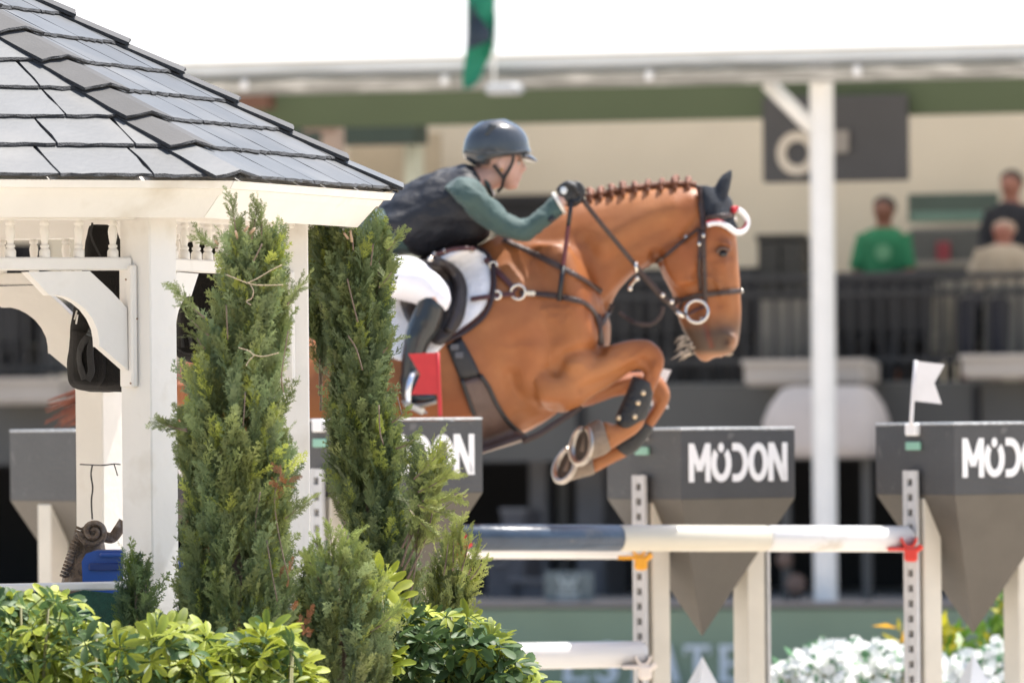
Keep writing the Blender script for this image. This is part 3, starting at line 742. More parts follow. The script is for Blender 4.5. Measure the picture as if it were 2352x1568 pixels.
# low wall with green advertising cloth
M_BANNER = mat('green_banner_cloth', (.20, .265, .185), .75, .07, 1.4, .15, 30)
pw = thing('arena_wall', 'low wall along the foot of the grandstand with grey coping', 'wall', SO)
mb = SM(); mb.box(((A0 + A1) / 2, -.50, zp / 2 - .01), (A1 - A0, .16, zp - .02)); mb.build('wall_body', M_DGREY, pw)
mb = SM(); mb.box(((A0 + A1) / 2, -.50, zp + .01), (A1 - A0, .24, .035), ch=.006); mb.build('coping', mat('grey_coping', (.24, .215, .20), .8, .1), pw)
bn = thing('advertising_banner', 'long green banner with white serif letters along the arena wall', 'banner', SO + Vector((0, 0, .1)))
bt = zst(1400, 1398, -.6); mb = SM(); vs_ = []; fs_ = []; nx = 160
for j in range(5):
    for i in range(nx + 1):
        x = A0 + (A1 - A0) * i / nx; vs_.append((x, -.60 - .012 * math.sin(x * 5.1 + j) * math.sin(j * .9 + x), .05 + (bt - .05) * j / 4))
for j in range(4):
    for i in range(nx): a_ = j * (nx + 1) + i; fs_.append((a_, a_ + 1, a_ + nx + 2, a_ + nx + 1))
mb.add(vs_, fs_); mb.build('banner_cloth', M_BANNER, bn, True)
M_BL = mat('banner_white_print', (.60, .66, .70), .7)
def blet(ch, u0, u1):
    q0 = QS(u0, 1566, -.63); q1 = QS(u1, 1480, -.63); x0, x1, zb_, zt2 = q0.x, q1.x, q0.z, q1.z; H_ = zt2 - zb_
    f = lambda x, y, w: Vector((x0 + (x1 - x0) * x, -.622 - w, zb_ + H_ * y)); mb = SM(); s = .26
    if ch == 'E': bars(mb, [(.22, 0, .22, 1, s), (.05, .94, .95, .94, .12), (.05, .06, 1., .06, .12), (.2, .5, .75, .5, .12), (.93, .78, .93, 1, .08), (.95, 0, .95, .24, .08)], f, .004)
    if ch == 'T': bars(mb, [(.5, 0, .5, 1, s), (.02, .94, .98, .94, .12), (.05, .74, .05, 1, .08), (.95, .74, .95, 1, .08), (.28, .04, .72, .04, .08)], f, .004)
    if ch == 'A': bars(mb, [(.10, 0, .46, 1, .13), (.88, 0, .50, 1, s), (.2, .34, .8, .34, .10), (0, .04, .26, .04, .08), (.7, .04, 1., .04, .08)], f, .004)
    if ch == 'S':
        c_ = crom([(.90, .80), (.72, .95), (.42, .95), (.20, .76), (.42, .56), (.70, .42), (.82, .24), (.60, .06), (.30, .06), (.10, .22)], 4)
        o_ = []; p_ = []
        for i in range(len(c_)):
            t_ = c_[min(i + 1, len(c_) - 1)] - c_[max(i - 1, 0)]; t_ /= np.linalg.norm(t_); wd = .06 + .07 * math.sin(math.pi * i / (len(c_) - 1))
            o_.append((c_[i][0] - t_[1] * wd, c_[i][1] + t_[0] * wd)); p_.append((c_[i][0] + t_[1] * wd, c_[i][1] - t_[0] * wd))
        band(mb, o_, p_[::-1], f, .004)
    mb.build('letter', M_BL, bn)
for ch, u in (('E', 1290), ('S', 1362), ('T', 1432), ('A', 1500), ('T', 1571), ('E', 1648)): blet(ch, u, u + 60)

# sign on the rear wall
M_SIGN = mat('charcoal_sign', (.045, .044, .046), .6, .06); M_SGL = mat('sign_beige_letters', (.46, .41, .34), .6)
sg_ = thing('wall_sign', 'charcoal sign with a beige ring hanging behind the white column', 'sign', STF @ QS(1915, 410, .7))
mb = SM(); sb(mb, 1750, 224, 2084, 414, .64, .06, .01); mb.build('sign_board', M_SIGN, sg_)
q = QS(1831, 352, .62); rr = (QS(1878, 352, .62).x - q.x); mb = SM()
o_ = [(q.x + rr * math.cos(2 * math.pi * i / 32), q.z + rr * 1.02 * math.sin(2 * math.pi * i / 32)) for i in range(33)]
p_ = [(q.x + rr * .56 * math.cos(2 * math.pi * i / 32), q.z + rr * .56 * math.sin(2 * math.pi * i / 32)) for i in range(32, -1, -1)]
band(mb, o_, p_, lambda x, z, w: Vector((x, .635 - w, z)), .02); mb.build('letter', M_SGL, sg_)
mb = SM(); sb(mb, 1905, 300, 1948, 350, .605, .03); mb.build('letter', mat('sign_dim_letters', (.22, .20, .18), .6), sg_)

# hanging flag on the roof edge
M_FG = mat('green_flag_cloth', (.02, .26, .155), .7, .12, 4, trans=.35); M_FN = mat('navy_flag_cloth', (.03, .045, .06), .7, .12, 4, trans=.2)
hf = thing('hanging_flag', 'green and navy flag hanging from a pole at the roof edge', 'flag', STF @ QS(1140, 210, -.7))
mb = SM(); mb.tube([QS(1134, 212, -.6), QS(1136, 100, -.65), QS(1140, -60, -.7)], .012, 8); mb.build('flag_pole', M_COLM, hf, True)
mb = SM(); sb(mb, 1112, 192, 1184, 216, -.75, .2, .02); mb.build('pole_socket', M_GUT, hf)
def fl(poly, m_, nm, w0):
    mb = SM(); n = len(poly)
    f_ = [QS(x, y, w0 + .05 * math.sin(y * .05)) for x, y in poly]; b_ = [p + Vector((0, .012, 0)) for p in f_]
    mb.add(f_ + b_, [tuple(range(n)), tuple(range(2 * n - 1, n - 1, -1))] + [(i, (i + 1) % n, n + (i + 1) % n, n + i) for i in range(n)]); mb.build(nm, m_, hf)
fl([(1072, -60), (1138, -60), (1138, 20), (1136, 80), (1128, 125), (1114, 150), (1100, 185), (1084, 200), (1064, 205), (1062, 180), (1072, 90)], M_FG, 'flag_cloth', -.72)
fl([(1082, 4), (1096, 34), (1128, 74), (1124, 94), (1072, 116), (1074, 60)], M_FN, 'navy_panel', -.80)

# furniture and railing on the upper deck ---------------------------------------
M_RAILB = mat('black_railing', (.014, .014, .016), .5)
rl = thing('deck_railing', 'black metal railing along the upper deck', 'railing', STF @ QS(2000, 850, 1.7))
zr0, zr1 = zst(2000, 636, 1.75), zst(2000, 846, 1.75); xa, xb = QS(-20, 700, 1.75).x, QS(2420, 700, 1.75).x
for z in (zr0, zr0 - .12, zr1 + .06):
    mb = SM(); mb.box(((xa + xb) / 2, 1.75, z), (xb - xa, .05, .045), ch=.006); mb.build('railing_bar', M_RAILB, rl)
nb = int((xb - xa) / .115)
bm_ = MB().box((0, 0, 0), (.022, .022, zr0 - zr1 - .07)).mesh('railing_baluster')
for k in range(nb):
    o = link('railing_baluster', bm_, M_RAILB, rl); o.location = STF @ Vector((xa + .06 + k * .115, 1.75, (zr0 + zr1) / 2)); o.rotation_euler = (0, 0, -TH)
def table(label, u0, u1, v0, v1, w, col=M_CLOTH, dep=.7):
    a = QS(u0, v0, w); b = QS(u1, v1, w); t = thing('draped_table', label, 'table', STF @ Vector(((a.x + b.x) / 2, w + dep / 2, b.z)), group='tables draped in grey cloth')
    mb = SM(); n = 60; o_ = []
    per = [(a.x + (b.x - a.x) * i / 24, w) for i in range(24)] + [(b.x, w + dep * i / 8) for i in range(8)] + [(b.x - (b.x - a.x) * i / 24, w + dep) for i in range(24)] + [(a.x, w + dep - dep * i / 8) for i in range(8)]
    cx_, cy_ = (a.x + b.x) / 2, w + dep / 2; rs = []
    for z, fl_ in ((a.z, 0), (a.z - .04, .3), (b.z, 1.)):
        rs.append([Vector((x + (x - cx_) * .06 * fl_, y + (.03 * math.sin(k * 1.9) - .02) * fl_, z)) for k, (x, y) in enumerate(per)])
    mb.rings(rs); mb.build('table_cloth', col, t, sharp=50); return t
table('grey draped table behind the railing left of the column', 1742, 1868, 690, 836, 2.0)
table('grey draped table right of the column below the green shirt', 1930, 2040, 640, 720, 2.6, mat('cloth_b', (.16, .15, .14), .85))
table('narrow draped table between the green shirt and the seated person', 2140, 2215, 645, 810, 2.1, mat('cloth_c', (.24, .225, .19), .85))
table('draped table at the right edge behind the railing', 2262, 2420, 655, 836, 2.0, mat('cloth_d', (.20, .195, .175), .85))
table('grey draped table seen through the gazebo opening', 92, 150, 690, 860, 2.1, mat('cloth_e', (.16, .16, .16), .85))
def boxthing(name, label, cat, u0, v0, u1, v1, w, dep, m_, ch=.02, extra=None):
    t = thing(name, label, cat, STF @ QS((u0 + u1) / 2, v1, w)); mb = SM(); sb(mb, u0, v0, u1, v1, w, dep, ch); mb.build('cabinet_body', m_, t)
    if extra:
        for nm, q_, m2 in extra: mb = SM(); sb(mb, *q_, w - .03, .05, .006); mb.build(nm, m2, t)
    return t
M_CAB = mat('dark_cabinet', (.045, .042, .038), .6, .1)
boxthing('drinks_cabinet', 'dark cabinet against the beige wall left of the column', 'cabinet', 1738, 545, 1846, 690, 4.2, .5, M_CAB, .02, [('cabinet_top', (1734, 538, 1850, 550), M_CAB), ('cabinet_door', (1745, 560, 1790, 680), M_CAB), ('cabinet_door', (1794, 560, 1840, 680), M_CAB)])
boxthing('menu_board', 'dark green board on the wall beside the man in green', 'board', 2085, 446, 2290, 505, 4.9, .06, mat('board_green', (.06, .085, .07), .7), .005, [('board_stripe', (2090, 488, 2285, 508), mat('board_stripe', (.12, .20, .16), .7))])
boxthing('bar_unit', 'dark bar unit below the green wall board', 'bar unit', 2085, 525, 2300, 690, 4.4, .4, mat('bar_dark', (.075, .075, .07), .6), .02, [('bar_top', (2080, 600, 2240, 614), mat('bar_top', (.22, .20, .17), .6)), ('red_bottle_box', (2150, 556, 2180, 600), mat('dull_red', (.22, .03, .04), .6))])
boxthing('equipment_case', 'black equipment case on the deck behind the rider\'s arm', 'case', 1130, 455, 1275, 640, 3.6, .5, M_BLACK, .03, [('case_lid', (1126, 448, 1279, 470), M_BLACK)])
# black folding chairs stacked along the deck
M_CH = mat('black_chair', (.013, .013, .016), .6)
def chair(label, u, v, w, rz_):
    q = QS(u, v, w); t = bpy.data.objects.new('deck_chair', None); COL.objects.link(t); LOCAL.add(t.name); t.location = STF @ q; t.rotation_euler = (0, 0, rz_ - TH)
    setp(t, label, 'chair', 'black chairs on the upper deck')
    mb = MB(); mb.box((0, 0, .45), (.50, .48, .07), ch=.02); mb.build('seat', M_CH, t)
    mb = MB(); mb.box((0, .23, .80), (.50, .06, .62), ch=.02); mb.build('backrest', M_CH, t)
    for sx in (-.21, .21):
        for sy in (-.19, .19): mb = MB(); mb.box((sx, sy, .21), (.045, .045, .42)); mb.build('leg', M_CH, t)
    return t
vz = lambda u, w: V0 - (zd + .0 - 2) / (CAM - STF @ QS(u, 900, w)).length * F
cl_ = [(1420, 'black chair behind the horse\'s throat'), (1500, 'black chair behind the horse\'s bit'), (1575, 'black chair below the horse\'s chin'), (1690, 'black chair just right of the horse\'s nose'), (1985, 'black chair just right of the white column'), (2060, 'black chair under the man in green'), (2115, 'black chair left of the narrow draped table'), (2240, 'black chair left of the seated person'), (60, 'black chair seen through the gazebo beside the bracket'), (20, 'leftmost black chair seen through the gazebo'), (1330, 'black chair behind the rider\'s forearm')]
for k, (u, l_) in enumerate(cl_):
    q = QS(u, 870, 2.3 + .25 * (k % 3)); t = chair(l_, u, 870, q.y, [0, .3, -.3][k % 3] + math.pi); t.location.z = zd + .006; t.scale = (.8, .8, .72)
# dark sheets added behind the chairs for the shade of the interior
for k, (u0, u1, v0_, l_) in enumerate(((-30, 110, 560, 'dark sheet added for interior shade, seen through the gazebo'), (1280, 1745, 620, 'black privacy screen behind the horse\'s head and neck'), (1905, 2160, 690, 'dark sheet added for interior shade between the column and the narrow table'), (2200, 2290, 690, 'black privacy screen left of the seated person\'s table'))):
    t = thing('dark_backing', l_, 'screen', STF @ QS((u0 + u1) / 2, 870, 3.5), group='dark sheets added for interior shade'); mb = SM(); a_ = QS(u0, v0_, 3.5); b_ = QS(u1, 880, 3.5)
    n = 24; vs_ = []
    for j, z in enumerate((zd + .002, a_.z)):
        for i in range(n + 1): vs_.append((a_.x + (b_.x - a_.x) * i / n, 3.5 + .03 * math.sin(i * 1.7), z))
    vs2 = [(x, y + .03, z) for x, y, z in vs_]; m_ = len(vs_)
    fs_ = [(i, i + 1, n + 2 + i, n + 1 + i) for i in range(n)] + [(m_ + i, m_ + n + 1 + i, m_ + n + 2 + i, m_ + i + 1) for i in range(n)] + [(n + 1 + i, n + 2 + i, m_ + n + 2 + i, m_ + n + 1 + i) for i in range(n)]
    mb.add([Vector(p) for p in vs_ + vs2], fs_); mb.build('screen_cloth', M_CH, t)
    for x in (a_.x + .05, b_.x - .05): mb = SM(); mb.box((x, 3.56, (zd + a_.z) / 2), (.05, .05, a_.z - zd)); mb.build('screen_post', M_CH, t)
# pale ledges on the deck edge
for u0, u1, v0_, v1_, l_ in ((1706, 1985, 830, 884, 'pale bench ledge on the deck edge behind the column'), (2206, 2430, 818, 868, 'pale bench ledge on the deck edge at the right'), (-60, 138, 872, 928, 'pale bench ledge seen through the gazebo opening')):
    boxthing('bench_ledge', l_, 'bench', u0, v0_, u1, v1_, 1.2, .4, M_LEDGE, .03, [('ledge_top', (u0 - 4, v0_ - 4, u1 + 4, v0_ + 6), M_LEDGE)])
# covered lounge chair below the column (pale fitted cover)
cv = thing('covered_armchair', 'pale covered armchair behind the foot of the white column', 'armchair', STF @ QS(1865, 1050, .6))
mb = SM(); rs = []
for v, ua, ub, hd in ((886, 1790, 1945, .10), (892, 1772, 1962, .22), (930, 1748, 1985, .30), (968, 1733, 1998, .32), (1015, 1735, 1996, .32), (1040, 1742, 1990, .31), (1052, 1770, 1975, .25)):
    a = QS(ua, v, .6); b = QS(ub, v, .6); c_ = (a + b) / 2; hx = (b.x - a.x) / 2
    rs.append([c_ + Vector((hx * math.copysign(abs(math.cos(t)) ** .5, math.cos(t)), .33 + hd * math.copysign(abs(math.sin(t)) ** .5, math.sin(t)), 0)) for t in [2 * math.pi * k / 28 for k in range(28)]])
mb.rings(rs); mb.build('fitted_cover', mat('pale_cover', (.52, .47, .445), .8, .07, 4, .2, 12), cv, True)
zc = zst(1865, 1052, .6)
for dx in (-.3, .3):
    mb = SM(); q = QS(1865, 1050, .6); mb.box((q.x + dx, .93, (zc + zp) / 2), (.06, .06, zc - zp)); mb.build('leg', M_DGREY, cv)
# things in the dark lower tier: grey lockers, crates, a plate with a crest, round cushions
M_LOCK = mat('grey_locker', (.13, .13, .14), .6, .15, 4)
for u0, u1, v0_, l_ in ((1212, 1262, 1040, 'tall grey locker left of the raised hooves'), (1318, 1392, 1030, 'tall grey locker between the hooves and the middle wing'), (1275, 1312, 1020, 'narrow darker locker between two grey lockers')):
    boxthing('steel_locker', l_, 'locker', u0, v0_, u1, 1392, 2.4, .5, M_LOCK if u0 != 1275 else M_CAB, .02, [('locker_door', (u0 + 5, v0_ + 10, u1 - 5, 1380), M_LOCK if u0 != 1275 else M_CAB)])
for u0, u1, v0_, l_ in ((1150, 1205, 1170, 'dark grey crate in the lower tier behind the left wing'), (1170, 1250, 1330, 'low dark bench behind the rails'), (1115, 1160, 1290, 'grey box beside the cedar tips in the lower tier')):
    boxthing('storage_crate', l_, 'crate', u0, v0_, u1, 1392, 1.4, .4, mat('crate_grey', (.075, .075, .085), .7), .02, [('crate_lid', (u0 - 3, v0_ - 3, u1 + 3, v0_ + 8), M_LOCK)])
pl = thing('crest_plate', 'pale green plate with a crest and stripes standing on the wall', 'plate', STF @ QS(1305, 1392, -.45))
M_PLT = mat('pale_green_plate', (.12, .15, .155), .6); M_PLW = mat('plate_print', (.36, .42, .43), .6)
mb = SM(); sb(mb, 1250, 1312, 1362, 1392, -.45, .03, .012); mb.build('plate_body', M_PLT, pl)
def pf(x, y, w): q = QS(x, y, -.47); return Vector((q.x, q.y - w, q.z))
mb = SM()
for x0, y0, x1, y1, w in ((1284, 1322, 1296, 1352, 7), (1296, 1352, 1305, 1326, 7), (1305, 1326, 1314, 1352, 7), (1314, 1352, 1326, 1322, 7), (1282, 1360, 1330, 1360, 6), (1280, 1370, 1330, 1370, 5), (1284, 1380, 1326, 1380, 5)): bars(mb, [(x0, y0, x1, y1, w)], pf, .006)
mb.build('crest_print', M_PLW, pl)
for u, v, r, l_ in ((1828, 1340, .075, 'round pinkish cushion low beside the column'), (1802, 1285, .06, 'round pinkish cushion behind the cream post')):
    t = thing('round_cushion', l_, 'cushion', STF @ QS(u, v + 20, .9), group='round cushions in the lower tier'); q = QS(u, v, .9)
    mb = SM(); mb.ball(q, (r, .05, r), 16, 9); mb.build('cushion_pad', mat('cushion_pink', (.20, .13, .10), .8), t, True)
    mb = SM(); zq = q.z - r; mb.box((q.x, .93, (zq + zp) / 2), (.03, .03, max(zq - zp, .01) + .04)); mb.build('cushion_stand', M_CAB, t)
# ------------------------------------------------------------------ horse
HD = 30.0
horse = thing('horse', 'chestnut horse leaping over the rails with braided mane', 'horse', (P(1000, 1000, HD).x, HD, 0))
mb = MB()
# trunk, rump to breast
loft(mb, [(392, 880, 390, 950, .07), (425, 815, 425, 1010, .17), (520, 765, 500, 1070, .25), (620, 744, 600, 1085, .28), (720, 742, 720, 1072, .275), (820, 716, 830, 1060, .29), (920, 672, 950, 1052, .305), (1010, 618, 1080, 1035, .30), (1085, 570, 1195, 1000, .27), (1160, 535, 1290, 945, .235), (1240, 522, 1365, 880, .205), (1320, 560, 1398, 800, .17), (1372, 640, 1402, 745, .10)], HD, n=28)
# shoulder blade and breast mass give the near side its relief
loft(mb, [(1230, 560, 1300, 560, .05), (1215, 640, 1345, 640, .09), (1225, 740, 1375, 740, .11), (1250, 840, 1370, 830, .10), (1290, 890, 1350, 880, .05)], HD, -.135)
loft(mb, [(1230, 560, 1300, 560, .05), (1215, 640, 1345, 640, .09), (1225, 740, 1375, 740, .11), (1250, 840, 1370, 830, .10), (1290, 890, 1350, 880, .05)], HD, .135)
loft(mb, [(500, 790, 640, 770, .06), (440, 880, 660, 880, .11), (440, 960, 640, 980, .10)], HD, -.17)
# neck, withers to poll
loft(mb, [(1120, 560, 1385, 760, .16), (1190, 512, 1402, 712, .145), (1268, 478, 1422, 672, .12), (1340, 457, 1440, 650, .105), (1396, 447, 1455, 634, .095), (1450, 438, 1476, 622, .088), (1503, 431, 1512, 606, .085), (1552, 428, 1545, 585, .088), (1598, 430, 1580, 545, .085), (1630, 455, 1620, 520, .06)], HD)
# head
loft(mb, [(1045, 320, 1180, 320, .055), (1035, 420, 1292, 430, .082), (1005, 520, 1325, 530, .098), (930, 620, 1338, 620, .104), (830, 720, 1347, 720, .10), (765, 800, 1352, 800, .092), (778, 880, 1358, 880, .082), (830, 980, 1364, 980, .070), (880, 1090, 1370, 1090, .060), (905, 1190, 1373, 1200, .055), (940, 1290, 1366, 1300, .055), (985, 1370, 1352, 1390, .056), (1025, 1440, 1310, 1460, .048), (1085, 1495, 1220, 1500, .03)], HD, conv=z6, e=2.35)
# cheek disc, brow ridge, facial crest, nostril flare, lower lip and chin
for s_ in (-1, 1):
    loft(mb, [(800, 700, 960, 640, .02), (790, 800, 1060, 760, .03), (830, 900, 1060, 880, .03), (880, 980, 1010, 960, .015)], HD, s_ * .075, conv=z6)
    loft(mb, [(1180, 640, 1200, 700, .015), (1240, 635, 1240, 700, .025), (1310, 660, 1290, 730, .012)], HD, s_ * .092, conv=z6)
    loft(mb, [(1060, 850, 1080, 920, .012), (1180, 900, 1180, 960, .018), (1230, 1000, 1220, 1060, .012)], HD, s_ * .068, conv=z6)
    loft(mb, [(1200, 1300, 1260, 1290, .01), (1210, 1370, 1345, 1350, .02), (1240, 1430, 1320, 1420, .012)], HD, s_ * .05, conv=z6)
loft(mb, [(985, 1370, 1100, 1380, .03), (1010, 1450, 1140, 1450, .035), (1060, 1515, 1150, 1515, .028), (1090, 1535, 1135, 1535, .012)], HD, conv=z6)
# near foreleg: forearm, folded knee, cannon, pastern
loft(mb, [(1150, 330, 1200, 720, .09), (1300, 310, 1360, 745, .10), (1430, 290, 1500, 695, .092), (1600, 250, 1635, 605, .074), (1760, 213, 1785, 510, .062), (1880, 185, 1885, 440, .054), (1990, 178, 1955, 420, .05), (2090, 222, 1985, 425, .05), (2148, 330, 1992, 450, .047), (2125, 440, 1965, 480, .042), (2085, 545, 1935, 520, .036), (2045, 650, 1905, 620, .033), (2012, 745, 1880, 710, .034), (1990, 830, 1830, 790, .038), (1925, 905, 1775, 835, .034), (1830, 965, 1720, 815, .036), (1725, 1035, 1665, 800, .042)], HD, -.13, conv=z7)
# far foreleg
loft(mb, [(1200, 380, 1260, 720, .08), (1420, 380, 1480, 705, .082), (1600, 420, 1620, 680, .068), (1800, 430, 1800, 620, .056), (1980, 430, 1950, 600, .05), (2110, 450, 2020, 620, .05), (2188, 570, 2060, 650, .046), (2180, 660, 2060, 690, .04), (2130, 750, 2030, 730, .034), (2065, 850, 1965, 810, .033), (2000, 950, 1890, 900, .036), (1920, 1045, 1810, 960, .036), (1800, 1110, 1720, 1000, .033), (1690, 1165, 1640, 1040, .037), (1600, 1212, 1578, 1075, .042)], HD, .13, conv=z7)
# hind legs trailing behind the gazebo and cedar
for dy, du in ((-.15, 0), (.15, 26)):
    loft(mb, [(400 + du, 880, 650 + du, 900, .11), (412 + du, 980, 630 + du, 1030, .115), (436 + du, 1060, 590 + du, 1085, .088), (440 + du, 1140, 535 + du, 1150, .06), (425 + du, 1205, 508 + du, 1215, .05), (425 + du, 1280, 478 + du, 1288, .035), (415 + du, 1350, 464 + du, 1356, .034), (404 + du, 1400, 460 + du, 1408, .038), (386 + du, 1450, 440 + du, 1462, .034), (370 + du, 1480, 430 + du, 1498, .04)], HD, dy)
me_h = fuse(mb, 'body', .0102, 5, .5)
wrinkle(me_h, .0035, 5, 1)
# nostril hollow and mouth crease, then the coat colours (a mealy dark muzzle and darker knees) and painted arm shade on the neck
co = get_co(me_h); nr = np.empty(len(co) * 3, np.float32); me_h.vertices.foreach_get('normal', nr); nr = nr.reshape(-1, 3)
colr = np.ones((len(co), 4), np.float32)
U = (co[:, 0] * _c - (co[:, 2] - 2) * _s) / co[:, 1] * F + U0; V = V0 - ((co[:, 2] - 2) * _c + co[:, 0] * _s) / co[:, 1] * F
def blob(cx, cy, rx, ry, conv=z6):
    a = conv(cx, cy); sx, sy = rx / 3.136 * .98, ry / 3.136 * .98
    return np.exp(-(((U - a[0]) / sx) ** 2 + ((V - a[1]) / sy) ** 2))
nos = blob(1265, 1385, 32, 45); co -= nr * (nos * .016)[:, None]
mou = np.exp(-((U - z6(1120, 0)[0] - (V - z6(0, 1300)[1]) * .28) / 5.0) ** 2) * ((V > z6(0, 1250)[1]) & (V < z6(0, 1440)[1])); co -= nr * (mou * .005)[:, None]
def z8(x, y): return ((890 + x / 1.6736) * .98, (235 + y / 1.6736) * .98)
def groove(pts, w, dep):
    """a furrow (dep > 0) or ridge (dep < 0) between muscles, on both sides of the body"""
    q = np.array(crom([z8(*p) for p in pts], 6)); w = w / 1.6736 * .98
    m = (U > q[:, 0].min() - 3 * w) & (U < q[:, 0].max() + 3 * w) & (V > q[:, 1].min() - 3 * w) & (V < q[:, 1].max() + 3 * w); i = np.where(m)[0]
    d2 = ((U[i, None] - q[None, :, 0]) ** 2 + (V[i, None] - q[None, :, 1]) ** 2).min(1); side = np.abs(nr[i, 1]) ** .5
    co[i] -= nr[i] * (np.exp(-d2 / w ** 2) * dep * side)[:, None]
for pts, w, dep in (([(690, 1060), (720, 1010), (780, 985), (870, 972)], 26, .016), ([(520, 1080), (545, 1150), (610, 1205), (690, 1215)], 30, .014), ([(800, 1130), (900, 1095), (990, 1050), (1060, 1020)], 22, .009), ([(850, 1180), (930, 1150), (1000, 1100)], 20, .008),
    ([(800, 560), (850, 640), (872, 740), (862, 860)], 34, .013), ([(1085, 640), (1010, 700), (930, 770), (880, 840)], 22, .012), ([(560, 640), (640, 700), (700, 800), (720, 900)], 50, .010), ([(1075, 600), (1085, 660), (1120, 730), (1160, 790)], 16, .010),
    ([(1300, 640), (1310, 720), (1330, 800)], 18, .007), ([(1350, 640), (1365, 740), (1372, 830)], 14, -.005), ([(1310, 575), (1350, 585), (1380, 610)], 14, .006), ([(1240, 680), (1255, 770), (1230, 850)], 16, .006),
    ([(330, 880), (420, 1000), (500, 1130), (540, 1240)], 40, .006), ([(900, 980), (980, 955), (1040, 950)], 22, -.006), ([(620, 1000), (600, 1080), (640, 1150)], 60, -.012), ([(880, 560), (960, 500), (1050, 450), (1150, 420)], 40, -.008), ([(900, 640), (1000, 560), (1120, 500)], 26, .006),
    ([(1060, 960), (1095, 1000), (1100, 1050)], 14, -.006), ([(1020, 1010), (1050, 1040), (1070, 1090)], 12, .006), ([(740, 620), (760, 760), (740, 880)], 60, -.010), ([(480, 760), (560, 860), (600, 960)], 70, -.006), ([(1180, 760), (1240, 800), (1290, 900)], 14, .004), ([(760, 1040), (830, 1060), (900, 1020)], 30, -.007)):
    groove(pts, w, dep * 1.5)
for i_ in range(14):                                 # veins under the thin summer coat
    rv = random.Random(90 + i_); x, y = rv.choice(((700, 1000), (640, 820), (930, 1010), (1200, 700), (1250, 620), (480, 960))); pts = []
    for j_ in range(4): pts.append((x, y)); x += rv.uniform(20, 50); y += rv.uniform(-30, 34)
    groove(pts, 5.5, -.0048)
set_co(me_h, co)
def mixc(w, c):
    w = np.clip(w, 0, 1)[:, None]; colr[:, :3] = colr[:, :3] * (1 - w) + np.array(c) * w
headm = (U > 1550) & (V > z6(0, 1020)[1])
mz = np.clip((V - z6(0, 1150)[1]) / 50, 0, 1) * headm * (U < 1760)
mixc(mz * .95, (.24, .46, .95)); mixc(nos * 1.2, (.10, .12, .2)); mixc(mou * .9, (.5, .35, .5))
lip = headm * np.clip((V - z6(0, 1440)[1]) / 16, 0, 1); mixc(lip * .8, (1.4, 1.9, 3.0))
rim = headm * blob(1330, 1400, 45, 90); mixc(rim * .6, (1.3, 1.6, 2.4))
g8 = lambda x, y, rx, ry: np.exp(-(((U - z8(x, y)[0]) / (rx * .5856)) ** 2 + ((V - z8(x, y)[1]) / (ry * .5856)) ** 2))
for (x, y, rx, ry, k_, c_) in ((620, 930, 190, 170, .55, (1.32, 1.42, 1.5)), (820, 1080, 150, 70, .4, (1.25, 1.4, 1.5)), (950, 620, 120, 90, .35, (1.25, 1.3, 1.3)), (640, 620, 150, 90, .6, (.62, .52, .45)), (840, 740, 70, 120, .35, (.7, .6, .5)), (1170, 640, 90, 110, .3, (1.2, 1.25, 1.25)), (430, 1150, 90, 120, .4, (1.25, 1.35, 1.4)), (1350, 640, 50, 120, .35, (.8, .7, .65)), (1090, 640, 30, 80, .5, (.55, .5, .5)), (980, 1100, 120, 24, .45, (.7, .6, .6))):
    mixc(g8(x, y, rx, ry) * k_, c_)  # coat tones, plus the shade of the rider's arm painted on the neck
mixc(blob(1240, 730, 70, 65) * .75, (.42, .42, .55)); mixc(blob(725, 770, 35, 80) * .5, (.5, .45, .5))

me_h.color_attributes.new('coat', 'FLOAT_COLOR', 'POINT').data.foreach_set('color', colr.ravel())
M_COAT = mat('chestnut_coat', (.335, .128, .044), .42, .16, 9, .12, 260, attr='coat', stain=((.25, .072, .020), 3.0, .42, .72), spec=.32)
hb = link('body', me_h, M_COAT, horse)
BV = bvh_of(me_h)
M_LEATH = mat('dark_brown_leather', (.045, .024, .018), .42, .25, 30, .3, 120); M_BLK = mat('black_leather', (.014, .014, .016), .4, .2, 20, .2, 150)
M_RED_L = mat('oxblood_leather', (.075, .022, .02), .4, .2, 30); M_BRASS = mat('bit_metal', (.72, .66, .58), .25, .1, 40, metal=1.)
M_NET = mat('navy_ear_net', (.022, .027, .036), .85, .25, 90, .5, 300); M_TRW = mat('white_cord', (.80, .79, .80), .7); M_TRR = mat('red_cord', (.50, .02, .03), .6)
M_HOOF = mat('hoof_horn', (.20, .145, .10), .5, .25, 30, .3, 60, stretch=(1, 1, 4)); M_SHOE = mat('shoe_steel', (.55, .50, .44), .4, .2, 60, metal=.9)
M_MANE = mat('dark_red_mane', (.20, .075, .036), .55, .35, 40, .5, 200); M_WHISK = mat('pale_chin_hair', (.62, .52, .40), .6, .2)
# eyes
for s_ in (-1, 1):
    q = P(*z6(1238, 735), HD + s_ * .092); mb = MB(); mb.ball(q, (.017, .009, .012), 14, 9); mb.build('eye', mat('dark_eye', (.008, .006, .006), .08, 0, spec=.6), horse, True)
    mb = MB(); mb.tube(crom([P(*z6(1195, 730), HD + s_ * .096), P(*z6(1215, 700), HD + s_ * .104), P(*z6(1250, 697), HD + s_ * .105), P(*z6(1285, 715), HD + s_ * .097)], 4), .006, 6); mb.build('eyelid', mat('eyelid_skin', (.12, .07, .05), .5), horse, True)
